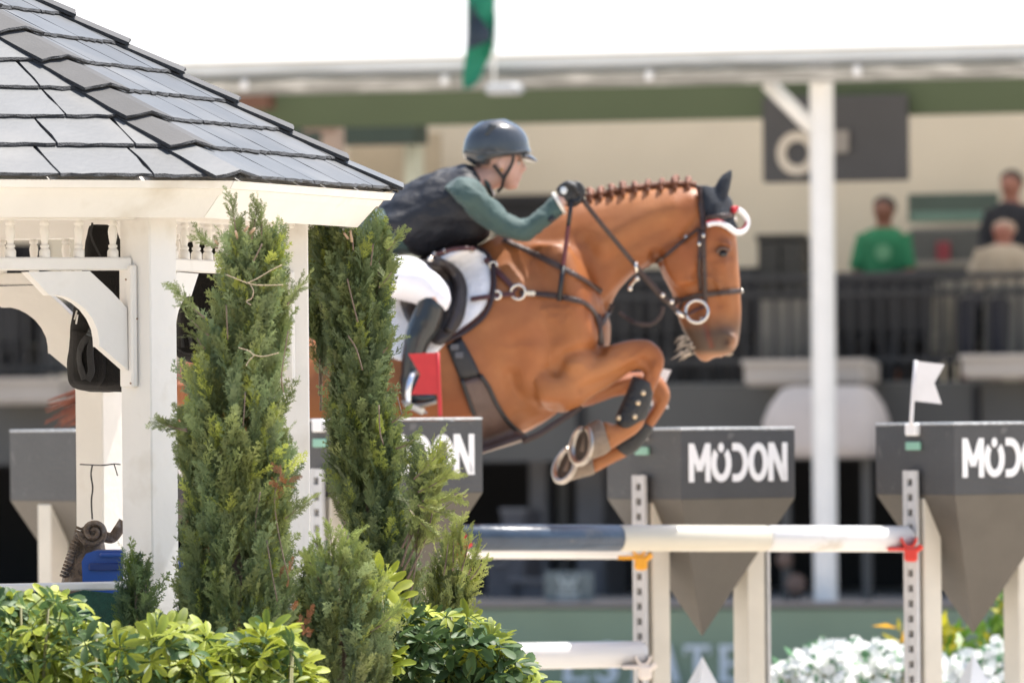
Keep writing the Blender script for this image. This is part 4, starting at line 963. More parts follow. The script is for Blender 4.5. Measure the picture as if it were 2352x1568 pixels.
# hooves with shoes
def hoof(secs, dy, sole):
    mb = MB(); loft(mb, secs, HD, dy, conv=z7, k=5, n=24); o = mb.build('hoof', M_HOOF, horse, sharp=60)
    a, b, hy = sole; pa, pb = P(*z7(*a), HD + dy), P(*z7(*b), HD + dy); c_ = (pa + pb) / 2; ax = (pb - pa) / 2
    pts = [c_ + ax * .93 * math.cos(t) + Vector((0, hy * .93 * math.sin(t), 0)) for t in [.35 + (2 * math.pi - .7) * k / 30 for k in range(31)]]
    core = (P(*z7(*secs[0][:2]), HD + dy) + P(*z7(*secs[0][2:4]), HD + dy)) / 2; out_ = (c_ - core).normalized()
    pts = [p_ + out_ * .006 for p_ in pts]
    s2 = MB(); s2.tube(pts, .0105, 8); s_o = s2.build('horseshoe', M_SHOE, o, True)
    n_ = ax.cross(Vector((0, 1, 0))).normalized()
    fr = MB(); fr.add([c_ + ax * .85, c_ + Vector((0, hy * .4, 0)) - ax * .5, c_ - Vector((0, hy * .4, 0)) - ax * .5, c_ + n_ * .006 - ax * .2, c_ - n_ * .006 - ax * .2], [(0, 1, 3), (1, 2, 3), (2, 0, 3), (0, 4, 1), (1, 4, 2), (2, 4, 0)])
    so = MB(); so.add([c_ + out_ * .004 + ax * .9 * math.cos(t) + Vector((0, hy * .9 * math.sin(t), 0)) for t in [2 * math.pi * k / 20 for k in range(20)]], [tuple(range(20))]); so_o = so.build('sole', bpy.data.materials.get('dark_sole') or mat('dark_sole', (.06, .045, .032), .8, .3, 60), o)
    f_o = fr.build('frog', M_HOOF, o)
    y0 = HD + dy; xs_ = P(*z7(*secs[-1][:2]), y0).x * .5 + P(*z7(*secs[-1][2:4]), y0).x * .5; xc_ = P(*z7(*secs[0][:2]), y0).x * .5 + P(*z7(*secs[0][2:4]), y0).x * .5
    for ob in (o, s_o, so_o, f_o):                # the sole turns a little towards the viewer's side
        c = get_co(ob.data); w_ = np.clip((xc_ - c[:, 0]) / (xc_ - xs_), 0, 1.2); c[:, 0] -= .55 * (c[:, 1] - y0) * w_; set_co(ob.data, c)
hoof([(1740, 1020, 1668, 805, .042), (1690, 1062, 1640, 795, .05), (1600, 1095, 1590, 815, .058), (1515, 1130, 1553, 838, .063), (1508, 1132, 1548, 840, .055)], -.13, ((1508, 1134), (1548, 838), .06))
hoof([(1615, 1205, 1590, 1070, .04), (1580, 1220, 1560, 1065, .05), (1480, 1245, 1500, 1030, .057), (1375, 1275, 1455, 1000, .063), (1368, 1276, 1448, 1000, .055)], .13, ((1366, 1277), (1448, 1000), .06))
for dy, du in ((-.15, 0), (.15, 26)):
    mb = MB(); loft(mb, [(372 + du, 1470, 438 + du, 1488, .045), (352 + du, 1500, 440 + du, 1522, .055), (340 + du, 1530, 438 + du, 1552, .062), (340 + du, 1533, 436 + du, 1555, .055)], HD, dy); mb.build('hoof', M_HOOF, horse, sharp=60)
rt0 = random.Random(77)
# mane: row of little braided knots, forelock strip
mb = MB(); crest = crom([(1345, 452), (1396, 441), (1450, 432), (1503, 425), (1552, 421), (1600, 424)], 6)
mb.tube([P(u, v, HD) + Vector((0, -.006, -.002)) for u, v in crest], .012, 8); mb.build('mane_base', M_MANE, horse, True)
for u in [1356, 1379, 1405, 1431, 1459, 1487, 1518, 1550, 1580]:
    v = float(np.interp(u, [c[0] for c in crest], [c[1] for c in crest])); o_ = MB()
    w_ = rt0.uniform(.85, 1.2)
    for j in range(4): o_.ball(P(u + rt0.uniform(-2, 3) * j * .5, v - 1 - j * 3.6 * w_, HD) + Vector((0, -.006 - .010 * (3 - j), 0)), ((.0105 + .0012 * j) * w_, .0135, .0105 * w_), 10, 7)
    for j in range(4): o_.ball(P(u - 2 + j * 1.0, v + 2 + j * 3.0, HD) + Vector((0, -.018 - .008 * j, 0)), (.009, .009, .008), 8, 6)
    link('braid', fuse(o_, 'braid', .004, 2), M_MANE, horse)
# tail hair streaming back: a bundle of tapered locks
rt = random.Random(5)
for k in range(70):
    s0 = (398 + rt.uniform(-4, 10), 868 + rt.uniform(-10, 25)); e_ = (112 + rt.uniform(-10, 120), 938 + rt.uniform(-28, 45)); yo = rt.uniform(-.05, .05)
    mid = ((s0[0] * .6 + e_[0] * .4) , (s0[1] * .55 + e_[1] * .45) - 22 + rt.uniform(-14, 14))
    pts = crom([P(*s0, HD + yo * .3), P(*mid, HD + yo), P(*e_, HD + yo * 1.8)], 9)
    mb = MB(); mb.tube(pts, [.013 * (1 - .85 * i / (len(pts) - 1)) for i in range(len(pts))], 6); mb.build('tail_lock', mat('tail_hair', (.20, .06, .028), .5, .3, 30) if k == 0 else bpy.data.materials['tail_hair'], horse, True)
# chin and beard hairs
for k in range(60):
    x, y = rt.uniform(930, 1040), rt.uniform(1330, 1480); a_ = P(*z6(x, y), HD + rt.uniform(-.035, .0)); L_ = rt.uniform(.012, .045)
    if k > 40: x = rt.uniform(1040, 1330); y = 1480 - abs(x - 1200) * .1; a_ = P(*z6(x, y), HD + rt.uniform(-.03, .03)); L_ *= .4
    d_ = Vector((-rt.uniform(.6, 1.2), rt.uniform(-.3, .3), -rt.uniform(.2, .8))).normalized()
    if k == 0: hairs = MB()
    hairs.tube([a_, a_ + d_ * L_ * .5, a_ + d_ * L_ + Vector((0, 0, -.004))], [.0022, .0018, .0006], 5)
hw = hairs.build('chin_hair', M_WHISK, horse, True); hw['kind'] = 'stuff'
# ear net with ears
en_ = MB()
for s_, pts in ((-1, [(1165, 380, 1260, 360, .028), (1170, 300, 1272, 310, .030), (1188, 220, 1296, 230, .024), (1225, 165, 1306, 170, .016), (1285, 118, 1306, 116, .006)]), (1, [(1165, 380, 1255, 360, .026), (1178, 300, 1268, 310, .028), (1200, 220, 1280, 230, .022), (1240, 170, 1290, 175, .014), (1285, 140, 1295, 138, .006)])):
    loft(en_, pts, HD, s_ * .055, conv=z6)
loft(en_, [(1035, 230, 1190, 250, .06), (1030, 330, 1300, 330, .095), (1040, 420, 1310, 430, .112), (1070, 480, 1330, 500, .115), (1120, 505, 1345, 540, .112), (1200, 520, 1372, 560, .09), (1290, 540, 1385, 560, .05)], HD, conv=z6)
me = fuse(en_, 'ear_net', .008, 2); wrinkle(me, .003, 18, 2); net = link('ear_net', me, M_NET, horse); BVN = bvh_of(me_h, me)
tr_ = [(1120, 522), (1165, 510), (1220, 512), (1275, 540), (1330, 578), (1375, 575), (1408, 540), (1415, 490), (1385, 440), (1345, 408)]
mb = MB(); mb.tube(crom([P(*z6(*q), HD - .118 + .10 * max(0, (q[0] - 1250) / 160)) for q in tr_], 5), .0105, 10); mb.build('white_trim', M_TRW, net, True)
mb = MB(); mb.tube(crom([P(*z6(q[0] - 6, q[1] - 17), HD - .122 + .10 * max(0, (q[0] - 1250) / 160)) for q in tr_], 5), .005, 8); mb.build('red_trim', M_TRR, net, True)
mb = MB(); mb.ball(P(*z6(1318, 412), HD - .06), .014, 10, 7); mb.build('tassel', M_TRR, net, True)
# bridle
br = bpy.data.objects.new('bridle', None); COL.objects.link(br)
setp(br, 'dark leather bridle with loose ring bit on the horse\'s head', 'bridle'); br.location = P(1590, 700, HD)
def st(nm, pts, w, th=.006, m_=M_LEATH, off=.006, par=None, conv=z6, D=29.86, bv=None):
    mb = MB(); strap(mb, pts, w, th, bv or BVN, D, off, conv=conv); return mb.build(nm, m_, par or br, True)
st('headpiece', [(1065, 240), (1070, 330), (1085, 450), (1092, 560)], .022)
st('cheekpiece', [(1092, 560), (1095, 700), (1100, 850), (1105, 1000), (1108, 1090)], .017)
st('cheekpiece', [(1062, 560), (1066, 700), (1062, 860), (1072, 1010)], .012, off=.004)
st('browband', [(1100, 478), (1180, 466), (1260, 455), (1320, 450)], .018, off=.010)
st('noseband', [(880, 1098), (960, 1070), (1060, 1045), (1180, 1030), (1290, 1018), (1372, 1008)], .018)
st('throatlash', [(745, 800), (830, 740), (920, 660), (1000, 595), (1060, 550)], .012)
st('chin_strap', [(905, 1170), (930, 1100), (885, 1060)], .012)
st('lip_strap', [(985, 1180), (1040, 1150), (1100, 1125)], .012, m_=M_RED_L)
mb = MB(); c_ = P(*z6(1045, 1160), HD - .085); R_ = 82 / 3.136 * .98 * px(30)
mb.tube([c_ + Vector((R_ * math.cos(t), .006 * math.sin(t), R_ * math.sin(t))) for t in [2 * math.pi * k / 36 for k in range(36)]], .0062, 10, closed=True); mb.build('bit_ring', M_BRASS, br, True)
mb = MB(); mb.tube([P(*z6(1075, 1215), HD - .085), P(*z6(1110, 1215), HD - .05), P(*z6(1110, 1215), HD + .05)], .007, 8); mb.build('mouthpiece', M_SHOE, br, True)
for q, r in (((1095, 605), .0085), ((1062, 665), .008), ((965, 615), .008), ((1370, 1010), .009), ((1325, 485), .009)):
    h = hit(BVN, *z6(*q), 29.9); pt = (h[0] + Vector((0, -.012, 0))) if h else P(*z6(*q), HD - .03)
    mb = MB(); mb.ball(pt, (r, .005, r), 10, 6); mb.build('buckle', M_BRASS, br, True)
# reins: hand to bit, plus the draw line and slack loop under the neck
DN = 29.82
mb = MB(); strap(mb, [(205, 340, 29.79), (330, 500, 29.80), (470, 670, 29.83), (590, 815, 29.86), (700, 950, 29.87), (800, 1055, 29.88), (905, 1160, 29.90), (970, 1190, 29.91)], .017, .004, None, DN, 0, conv=z6); mb.build('rein', M_LEATH, br, True)
mb = MB(); strap(mb, [(470, 1160, 29.92), (520, 1200, 29.92), (590, 1240, 29.90), (670, 1258, 29.90), (740, 1235, 29.9), (785, 1180, 29.9), (798, 1120, 29.9)], .016, .004, None, DN, 0, conv=z6); mb.build('rein', M_LEATH, br, True)
mb = MB(); mb.tube([P(*z6(595, 800), 29.85), P(*z6(600, 870), 29.85)], .008, 8); mb.build('rein_stop', M_BRASS, br, True)
mb = MB(); mb.tube(crom([P(*z6(605, 915), 29.88), P(*z6(565, 955), 29.9), P(*z6(550, 995), 29.92)], 3), .007, 8); mb.build('martingale_clip', M_BRASS, br, True)
for q in ((605, 918), (795, 1040), (860, 1090), (553, 992)):
    mb = MB(); mb.ball(P(*z6(*q), 29.855), .0095, 10, 6); mb.build('buckle', M_BRASS, br, True)
mb = MB(); strap(mb, [(640, 880, 29.87), (720, 970, 29.88), (800, 1060, 29.89), (870, 1110, 29.9)], .024, .006, None, DN, 0, conv=z6); mb.build('rein_end', M_LEATH, br, True)
mb = MB(); mb.tube([P(*z6(895, 1160), 29.9), P(*z6(950, 1200), 29.905)], .008, 8); mb.build('rein_buckle', M_BRASS, br, True)
# tendon boots on the forelegs
M_BOOT = mat('black_tendon_boot', (.018, .019, .020), .5, .25, 20, .5, 60); M_STUD = mat('brass_stud', (.70, .55, .36), .3, metal=.8)
for secs, dy, lb in (([(2065, 520, 1905, 455, .044), (2062, 590, 1870, 545, .047), (2045, 680, 1830, 640, .048), (2015, 770, 1790, 730, .048), (1970, 835, 1765, 790, .046), (1900, 875, 1790, 850, .036)], -.13, 'studded black leg boot on the near foreleg'), ([(2070, 860, 1950, 790, .044), (2005, 960, 1860, 880, .046), (1930, 1040, 1780, 930, .046), (1850, 1080, 1740, 980, .040)], .13, 'black leg boot on the far foreleg')):
    t = thing('leg_boot', lb, 'leg boot', P(*z7(secs[1][0], secs[1][1]), HD + dy), group='horse leg boots'); mb = MB(); loft(mb, secs, HD, dy, conv=z7); me = fuse(mb, 'boot_shell', .006, 2); link('boot_shell', me, M_BOOT, t)
    if dy < 0:
        bvt = bvh_of(me)
        for q in ((1985, 590), (1945, 665), (1920, 770), (1800, 780)):
            h = hit(bvt, *z7(*q), 29.8)
            if h: mb = MB(); mb.ball(h[0], (.0095, .006, .0095), 10, 6); mb.build('stud', M_STUD, t, True)
# ------------------------------------------------------------------ saddle and tack on the trunk
sd = thing('saddle', 'dark brown jumping saddle under the rider', 'saddle', P(1000, 620, 29.7))
M_SADL = mat('saddle_leather', (.030, .022, .020), .38, .2, 20, .25, 110)
pd = thing('saddle_pad', 'white saddle pad with dark red edging beneath the saddle', 'saddle pad', P(1050, 700, 29.7))
M_PAD = mat('white_quilt', (.82, .82, .84), .85, .05, 30, .5, 50)
mb = MB(); patch(mb, [(905, 640), (860, 760), (880, 810), (930, 830), (990, 825)], [z5(700, 880), z5(830, 930), z5(860, 1060), z5(850, 1180), z5(800, 1290), z5(640, 1410)], BV, 29.72, .014, .014, nu=16, nv=16); pdo = mb.build('pad_cloth', M_PAD, pd, True)
pe = crom([z5(620, 870), z5(740, 872), z5(830, 925), z5(866, 1050), z5(856, 1180), z5(806, 1295), z5(700, 1385), z5(640, 1418), z5(560, 1450)], 5)
BVP = bvh_of(me_h, pdo.data)
mb = MB(); strap(mb, [tuple(q) for q in pe[::2]], .009, .008, BVP, 29.72, .004, k=3); mb.build('pad_edging', M_RED_L, pd, True)
mb = MB(); strap(mb, [(q[0] + 7, q[1] + 5) for q in pe[::2]], .014, .010, BV, 29.72, .010, k=3); mb.build('pad_rim', mat('pad_dark_rim', (.03, .018, .022), .7), pd, True)
mb = MB(); patch(mb, [z5(330, 980), z5(300, 1150), z5(330, 1300), z5(420, 1420), z5(520, 1480)], [z5(560, 950), z5(660, 1010), z5(715, 1110), z5(715, 1230), z5(690, 1340), z5(620, 1440), z5(560, 1490)], BVP, 29.70, .020, .014, nu=14, nv=16, bulge=.012); fl_ = mb.build('saddle_flap', M_SADL, sd, True)
BVS = bvh_of(me_h, pdo.data, fl_.data)
mb = MB(); strap(mb, [z5(520, 960), z5(600, 1010), z5(655, 1090), z5(668, 1190), z5(650, 1300), z5(600, 1400)], .030, .022, BVS, 29.68, .008); mb.build('knee_roll', M_SADL, sd, True)
mb = MB(); loft(mb, [(820, 640, 870, 700, .12), (880, 625, 930, 670, .14), (950, 598, 985, 640, .12), (1020, 560, 1050, 620, .10), (1060, 545, 1085, 600, .06)], HD, 0.); me = fuse(mb, 'saddle_seat', .01, 3); link('saddle_seat', me, M_SADL, sd)
mb = MB(); strap(mb, [z5(490, 955), z5(540, 930), z5(620, 905), z5(700, 895), z5(770, 900)], .016, .010, BVS, 29.70, .02); mb.build('pommel_strap', M_RED_L, sd, True)
for q in ((520, 935), (580, 915), (495, 960), (745, 905)):
    h = hit(BVS, *z5(*q), 29.7); pt = (h[0] if h else P(*z5(*q), 29.7)) + Vector((0, -.03, 0)); mb = MB(); mb.ball(pt, .011, 10, 6); mb.build('dee_ring', M_BRASS, sd, True)
# stirrup and leather (own thing: hangs from the saddle)
# girth and belly guard
gi = thing('belly_guard_girth', 'black girth with brown leather belly guard under the horse', 'girth', P(1100, 900, 29.75))
mb = MB(); patch(mb, [(480, 230), (530, 360), (585, 490)], [(590, 160), (690, 340), (745, 465)], BV, 29.74, .012, .012, nu=8, nv=8, conv=z7); mb.build('girth_strap', M_BLK, gi, True)
for q in ((540, 240), (575, 300)):
    h = hit(BV, *z7(*q), 29.7)
    if h: mb = MB(); mb.box(h[0] + Vector((0, -.024, 0)), (.03, .008, .022), ch=.002); mb.build('girth_buckle', mat('girth_buckle', (.10, .10, .11), .4), gi)
M_GUARD = mat('brown_guard_leather', (.105, .062, .048), .5, .2, 10, .25, 60, stain=((.16, .105, .085), 6, .5, .7))
mb = MB(); patch(mb, [(600, 500), (640, 620), (690, 760), (715, 900), (720, 1060)], [(740, 460), (800, 545), (870, 690), (960, 820), (1085, 930)], BV, 29.80, .014, .014, nu=12, nv=14, conv=z7); gd = mb.build('belly_guard', M_GUARD, gi, True)
mb = MB(); strap(mb, [z7(*q) for q in ((738, 455), (800, 545), (870, 690), (960, 820), (1085, 932))], .016, .012, BV, 29.8, .010); mb.build('guard_edging', M_BLK, gi, True)
mb = MB(); strap(mb, [z7(*q) for q in ((595, 490), (640, 620), (690, 760))], .014, .012, BV, 29.8, .010); mb.build('guard_edging', M_BLK, gi, True)
mb = MB(); strap(mb, [(1060, 960, 29.80), (1180, 910, 29.80), (1290, 840, 29.82), (1400, 770, 29.84), (1510, 690, 29.86)], .022, .010, None, 29.8, 0, conv=z7); mb.build('belly_strap', M_LEATH, gi, True)
mb = MB(); strap(mb, [(725, 1050, 29.84), (850, 1010, 29.84), (970, 975, 29.83), (1060, 945, 29.82)], .014, .016, None, 29.8, 0, conv=z7); mb.build('guard_lip', mat('guard_edge_pale', (.40, .33, .29), .45), gi, True)
# breastplate and martingale
bpl = thing('breastplate', 'brown leather breastplate with steel rings across the horse\'s shoulder', 'breastplate', P(1200, 690, 29.7))
S = lambda nm, pts, w, m_=M_LEATH, conv=z5, off=.006: st(nm, pts, w, .007, m_, off, bpl, conv, 29.78, BVP)
S('breast_strap', [(830, 955), (900, 1030), (960, 1090), (1020, 1155)], .022, M_RED_L)
S('breast_strap', [(740, 1205), (830, 1192), (930, 1180), (1010, 1172)], .018, M_RED_L)
S('breast_strap', [(1040, 1165), (1140, 1172), (1250, 1185), (1350, 1205), (1440, 1230), (1500, 1290), (1535, 1380), (1545, 1480)], .020, M_LEATH)
S('neck_strap', [(940, 840), (1050, 890), (1150, 940), (1250, 990), (1350, 1040), (1450, 1095), (1540, 1160)], .021, M_LEATH)
S('chest_strap', [(425, 1110), (400, 1170), (355, 1230), (335, 1300), (330, 1400)], .016, M_LEATH, z6)
S('chest_strap', [(330, 1180), (345, 1260), (380, 1210)], .012, M_LEATH, z6)
for q, r in (((1030, 1162), .026), ((900, 1180), .014), ((878, 1000), .013)):
    h = hit(BVP, *z5(*q), 29.7); c_ = (h[0] if h else P(*z5(*q), 29.75)) + Vector((0, -.014, 0)); mb = MB()
    mb.tube([c_ + Vector((r * math.cos(t), 0, r * math.sin(t))) for t in [2 * math.pi * k / 24 for k in range(24)]], .0055, 8, closed=True); mb.build('steel_ring', M_BRASS, bpl, True)
h = hit(BVP, *z5(1100, 1170), 29.7); mb = MB(); mb.box(h[0] + Vector((0, -.015, 0)), (.045, .010, .020), ch=.003); mb.build('snap_hook', M_BRASS, bpl)

# ------------------------------------------------------------------ rider
rider = thing('person', 'rider in grey helmet, black vest, green sleeves and white breeches leaning over the horse\'s neck', 'person', P(1000, 900, 29.8))
M_SKIN = mat('skin', (.64, .39, .30), .5, .08, 20, .1, 120)
def leg_secs(): return [(40, 950, 120, 1190, .11), (200, 935, 200, 1180, .105), (300, 948, 330, 1205, .098), (420, 968, 400, 1228, .09), (520, 1048, 440, 1245, .082), (600, 1130, 500, 1265, .075), (612, 1215, 480, 1250, .068)]
def build_body():
    mb = MB()
    loft(mb, [(110, 830, 110, 1100, .13), (150, 740, 220, 1000, .145), (240, 660, 330, 890, .14), (360, 570, 470, 850, .145), (490, 505, 630, 810, .16), (610, 460, 750, 740, .165), (700, 420, 820, 650, .15), (760, 390, 850, 590, .10)], HD, conv=z5)          # trunk
    loft(mb, [(740, 400, 820, 560, .06), (800, 390, 870, 540, .058), (840, 390, 920, 520, .056), (880, 330, 960, 500, .06)], HD, conv=z5)   # neck
    loft(mb, [(760, 250, 960, 180, .03), (745, 300, 1040, 250, .075), (760, 350, 1050, 330, .082), (820, 400, 1048, 380, .078), (870, 440, 1040, 430, .070), (910, 490, 1028, 470, .055), (945, 525, 1005, 520, .035)], HD, conv=z5)  # head
    loft(mb, [(1025, 345, 1050, 342, .012), (1028, 380, 1072, 382, .015), (1022, 412, 1086, 408, .020), (1015, 432, 1060, 428, .015)], HD, conv=z5)     # nose
    loft(mb, [(1005, 445, 1056, 441, .022), (1005, 460, 1050, 457, .024), (1000, 480, 1048, 474, .024), (995, 490, 1030, 487, .018)], HD, conv=z5)      # lips
    loft(mb, [(950, 492, 1030, 488, .030), (955, 520, 1034, 510, .030), (965, 536, 1018, 532, .018)], HD, conv=z5)
    for s_ in (-1, 1):
        loft(mb, [(600, 520, 690, 620, .07), (690, 505, 715, 650, .065), (830, 605, 800, 700, .052), (925, 680, 895, 775, .046), (1000, 720, 990, 815, .042), (1070, 735, 1075, 825, .040), (1140, 695, 1185, 765, .036), (1205, 640, 1255, 705, .032), (1250, 590, 1302, 655, .028), (1290, 560, 1340, 620, .026)], HD, s_ * .20 if s_ < 0 else .20, conv=z5)
        loft(mb, leg_secs(), HD, s_ * .35, conv=z5)
        loft(mb, [(600, 1180, 440, 1180, .065), (575, 1290, 420, 1230, .062), (530, 1390, 375, 1330, .062), (480, 1490, 345, 1440, .055), (430, 1600, 325, 1570, .046), (400, 1690, 318, 1680, .040), (390, 1760, 310, 1780, .038)], HD, s_ * .37, conv=z5)
        loft(mb, [(120, 480, 300, 480, .035), (130, 560, 300, 560, .04), (150, 640, 380, 600, .04), (200, 660, 410, 640, .035)], HD, s_ * .37, conv=z7)
    return fuse(mb, 'body', .0068, 3)
me_r = build_body(); link('body', me_r, M_SKIN, rider)
M_JERSEY = mat('dark_green_jersey', (.040, .078, .071), .75, .12, 12, .25, 60, sheen=.1); M_VEST = mat('black_vest', (.011, .012, .016), .6, .06, 8, .35, 30)
M_BREECH = mat('white_breeches', (.80, .79, .83), .75, .04, 10, .2, 40); M_TALL = mat('polished_boot', (.020, .024, .026), .25, .15, 6, .06, 20, spec=.55)
# jersey: shirt body, collar and both sleeves
for s_ in (-1, 1):
    mb = MB(); loft(mb, [(575, 520, 690, 630, .10), (660, 458, 715, 680, .105), (780, 478, 750, 700, .098), (850, 560, 800, 742, .084), (935, 650, 885, 798, .070), (1005, 702, 985, 838, .060), (1062, 716, 1082, 852, .056), (1125, 682, 1185, 780, .050), (1190, 620, 1262, 722, .045), (1234, 568, 1312, 682, .042)], HD, s_ * .20, conv=z5, n=28)
    me = fuse(mb, 'sleeve', .009, 3); wrinkle(me, .009, 11, 4 + s_); wrinkle(me, .004, 26, 7); link('sleeve', me, M_JERSEY, rider)
mb = MB(); loft(mb, [(800, 420, 860, 590, .075), (845, 470, 885, 560, .06)], HD, conv=z5); me = fuse(mb, 'jersey_collar', .008, 2); link('jersey_collar', me, M_JERSEY, rider)
mb = MB(); loft(mb, [(40, 770, 90, 960, .165), (90, 690, 170, 960, .175), (180, 640, 300, 930, .175), (260, 640, 390, 930, .17)], HD, conv=z5)
me = fuse(mb, 'jersey_body', .01, 3); wrinkle(me, .010, 9, 8); link('jersey_body', me, M_JERSEY, rider)
mb = MB(); loft(mb, [(852, 500, 890, 565, .05), (862, 535, 884, 575, .04)], HD, -.04, conv=z5); mb.build('white_collar', M_TRW, rider, True)
# vest
mb = MB(); loft(mb, [(175, 655, 300, 880, .185), (215, 605, 400, 935, .19), (330, 520, 500, 935, .19), (460, 452, 660, 895, .205), (590, 408, 775, 870, .21), (690, 375, 850, 800, .20), (770, 378, 850, 660, .15)], HD, conv=z5, n=30)
me = fuse(mb, 'vest', .010, 3); wrinkle(me, .013, 6, 12, (1, 1, 1.8)); wrinkle(me, .004, 22, 2); link('vest', me, M_VEST, rider)
# breeches
for s_ in (-1, 1):
    mb = MB(); loft(mb, [(40, 940, 120, 1200, .12), (200, 925, 200, 1188, .115)] + [(a, b - 8, c, d + 6, e + .008) for a, b, c, d, e in leg_secs()[2:6]] + [(622, 1200, 520, 1262, .07), (600, 1270, 560, 1275, .04)], HD, s_ * .35, conv=z5); me = fuse(mb, 'breeches_leg', .009, 4); wrinkle(me, .006, 10, 5); link('breeches_leg', me, M_BREECH, rider)
    # tall boot: shaft and foot
    mb = MB(); loft(mb, [(585, 1215, 425, 1165, .062), (590, 1275, 420, 1215, .070), (545, 1390, 372, 1330, .072), (492, 1490, 338, 1440, .066), (445, 1590, 318, 1570, .056), (408, 1690, 310, 1680, .049), (398, 1765, 302, 1785, .047)], HD, s_ * .37, conv=z5)
    loft(mb, [(112, 470, 310, 470, .042), (122, 560, 310, 550, .046), (140, 648, 390, 598, .048), (200, 668, 418, 640, .042)], HD, s_ * .37, conv=z7)
    me = fuse(mb, 'tall_boot', .007, 3); wrinkle(me, .004, 12, 6); bo = link('tall_boot', me, M_TALL, rider)
    mb = MB(); loft(mb, [(135, 650, 150, 690, .045), (260, 665, 265, 705, .048), (400, 640, 405, 672, .042)], HD, s_ * .37, conv=z7); mb.build('boot_sole', mat('boot_sole', (.30, .27, .23), .6), bo, True)
# stirrups
for s_, lb in ((-1, 'steel stirrup on the rider\'s near foot behind the red flag'),):
    t = thing('stirrup', lb, 'stirrup', P(*z7(220, 640), HD - .44)); D_ = HD - .42
    mb = MB(); mb.tube(crom([P(*zf(500, 1190), D_ - .05), P(*zf(505, 1000), D_ - .06), P(*zf(545, 830), D_ - .05), P(*zf(600, 740), D_ - .01), P(*zf(640, 800), D_ + .06), P(*zf(650, 1000), D_ + .10), P(*zf(640, 1180), D_ + .10)], 6), .011, 10); mb.build('stirrup_bow', mat('polished_steel', (.80, .82, .84), .22, metal=.85), t, True)
    mb = MB(); a_ = P(*zf(450, 1210), D_); b_ = P(*zf(740, 1350), D_); mb.tube([a_ + Vector((0, -.04, 0)), b_ + Vector((0, -.04, 0))], .011, 8); mb.build('stirrup_tread', mat('pale_tread', (.66, .58, .46), .5), t, True)
    mb = MB(); mb.tube([a_ + Vector((0, .05, .01)), b_ + Vector((0, .05, .01))], .011, 8); mb.build('stirrup_tread', bpy.data.materials['pale_tread'], t, True)
    mb = MB(); mb.box((a_ + b_) / 2 + Vector((0, .005, .004)), (.10, .09, .008), M=Matrix.Rotation(.45, 4, 'Y')); mb.build('tread_plate', mat('dull_steel', (.35, .33, .30), .5, metal=.5), t)
# helmet with visor and harness
hm = bpy.data.objects.new('helmet', None); COL.objects.link(hm); hm.location = P(1020, 350, HD)
setp(hm, 'glossy dark grey riding helmet worn by the rider', 'helmet')
M_HELM = mat('helmet_shell', (.046, .052, .058), .24, .08, 14, .03, 30, coat=.5); M_HELB = mat('helmet_band', (.040, .046, .05), .5)
mb = MB(); loft(mb, [(800, 118, 950, 102, .05), (740, 165, 1040, 150, .088), (705, 225, 1086, 210, .102), (690, 290, 1102, 280, .106), (692, 335, 1100, 322, .104), (735, 368, 900, 350, .098), (770, 392, 880, 385, .085)], HD, conv=z5, n=32); me = fuse(mb, 'shell', .0065, 3); link('shell', me, M_HELM, hm)
mb = MB(); loft(mb, [(1060, 318, 1050, 345, .075), (1098, 318, 1075, 356, .072), (1130, 338, 1115, 366, .05), (1152, 362, 1145, 370, .02)], HD, conv=z5, n=24); me = fuse(mb, 'visor', .005, 2); link('visor', me, M_HELM, hm)
mb = MB(); strap(mb, [z5(700, 300) + (29.885,), z5(800, 312) + (29.882,), z5(900, 312) + (29.882,), z5(1000, 308) + (29.886,), z5(1090, 300) + (29.90,)], .008, .006, None, 29.88, 0); mb.build('rim_band', M_HELB, hm, True)
mb = MB(); loft(mb, [(850, 130, 900, 135, .01), (820, 200, 880, 210, .012)], HD, -.085, conv=z5); mb.build('vent_strip', M_HELB, hm, True)
mb = MB(); strap(mb, [z5(1002, 322) + (29.905,), z5(995, 370) + (29.912,), z5(970, 420) + (29.918,), z5(945, 465) + (29.925,), z5(930, 520) + (29.94,), z5(905, 545) + (29.96,)], .011, .004, None, 29.9, 0); strap(mb, [z5(880, 385) + (29.905,), z5(915, 430) + (29.915,), z5(945, 468) + (29.922,)], .011, .004, None, 29.9, 0); mb.build('chin_strap', M_BLK, hm, True)
# ear, earring, hair under the helmet, eyes, brow
mb = MB(); loft(mb, [(900, 352, 940, 348, .008), (896, 378, 948, 372, .010), (905, 400, 940, 398, .009), (915, 412, 930, 412, .006)], HD, -.078, conv=z5); mb.build('ear', M_SKIN, rider, True)
mb = MB(); mb.ball(P(*z5(928, 412), HD - .09), .005, 8, 6); mb.build('earring', mat('gold', (.8, .5, .15), .25, metal=1.), rider, True)
mb = MB(); loft(mb, [(895, 335, 1000, 328, .075), (890, 360, 985, 360, .079), (890, 385, 960, 395, .070), (860, 405, 915, 408, .06)], HD, conv=z5); me = fuse(mb, 'hair', .006, 1); wrinkle(me, .004, 30, 2); link('hair', me, mat('auburn_hair', (.22, .085, .03), .5, .3, 60, .4, 200, stretch=(1, 1, 5)), rider)
for s_ in (-1, 1):
    mb = MB(); mb.ball(P(*z5(1028, 372), HD + s_ * .034), (.010, .010, .008), 10, 7); mb.build('eye', mat('eye_white', (.55, .5, .47), .2), rider, True)
    mb = MB(); mb.tube([P(*z5(1022, 358), HD + s_ * .045), P(*z5(1042, 354), HD + s_ * .025)], .004, 6); mb.build('eyebrow', bpy.data.materials['auburn_hair'], rider, True)
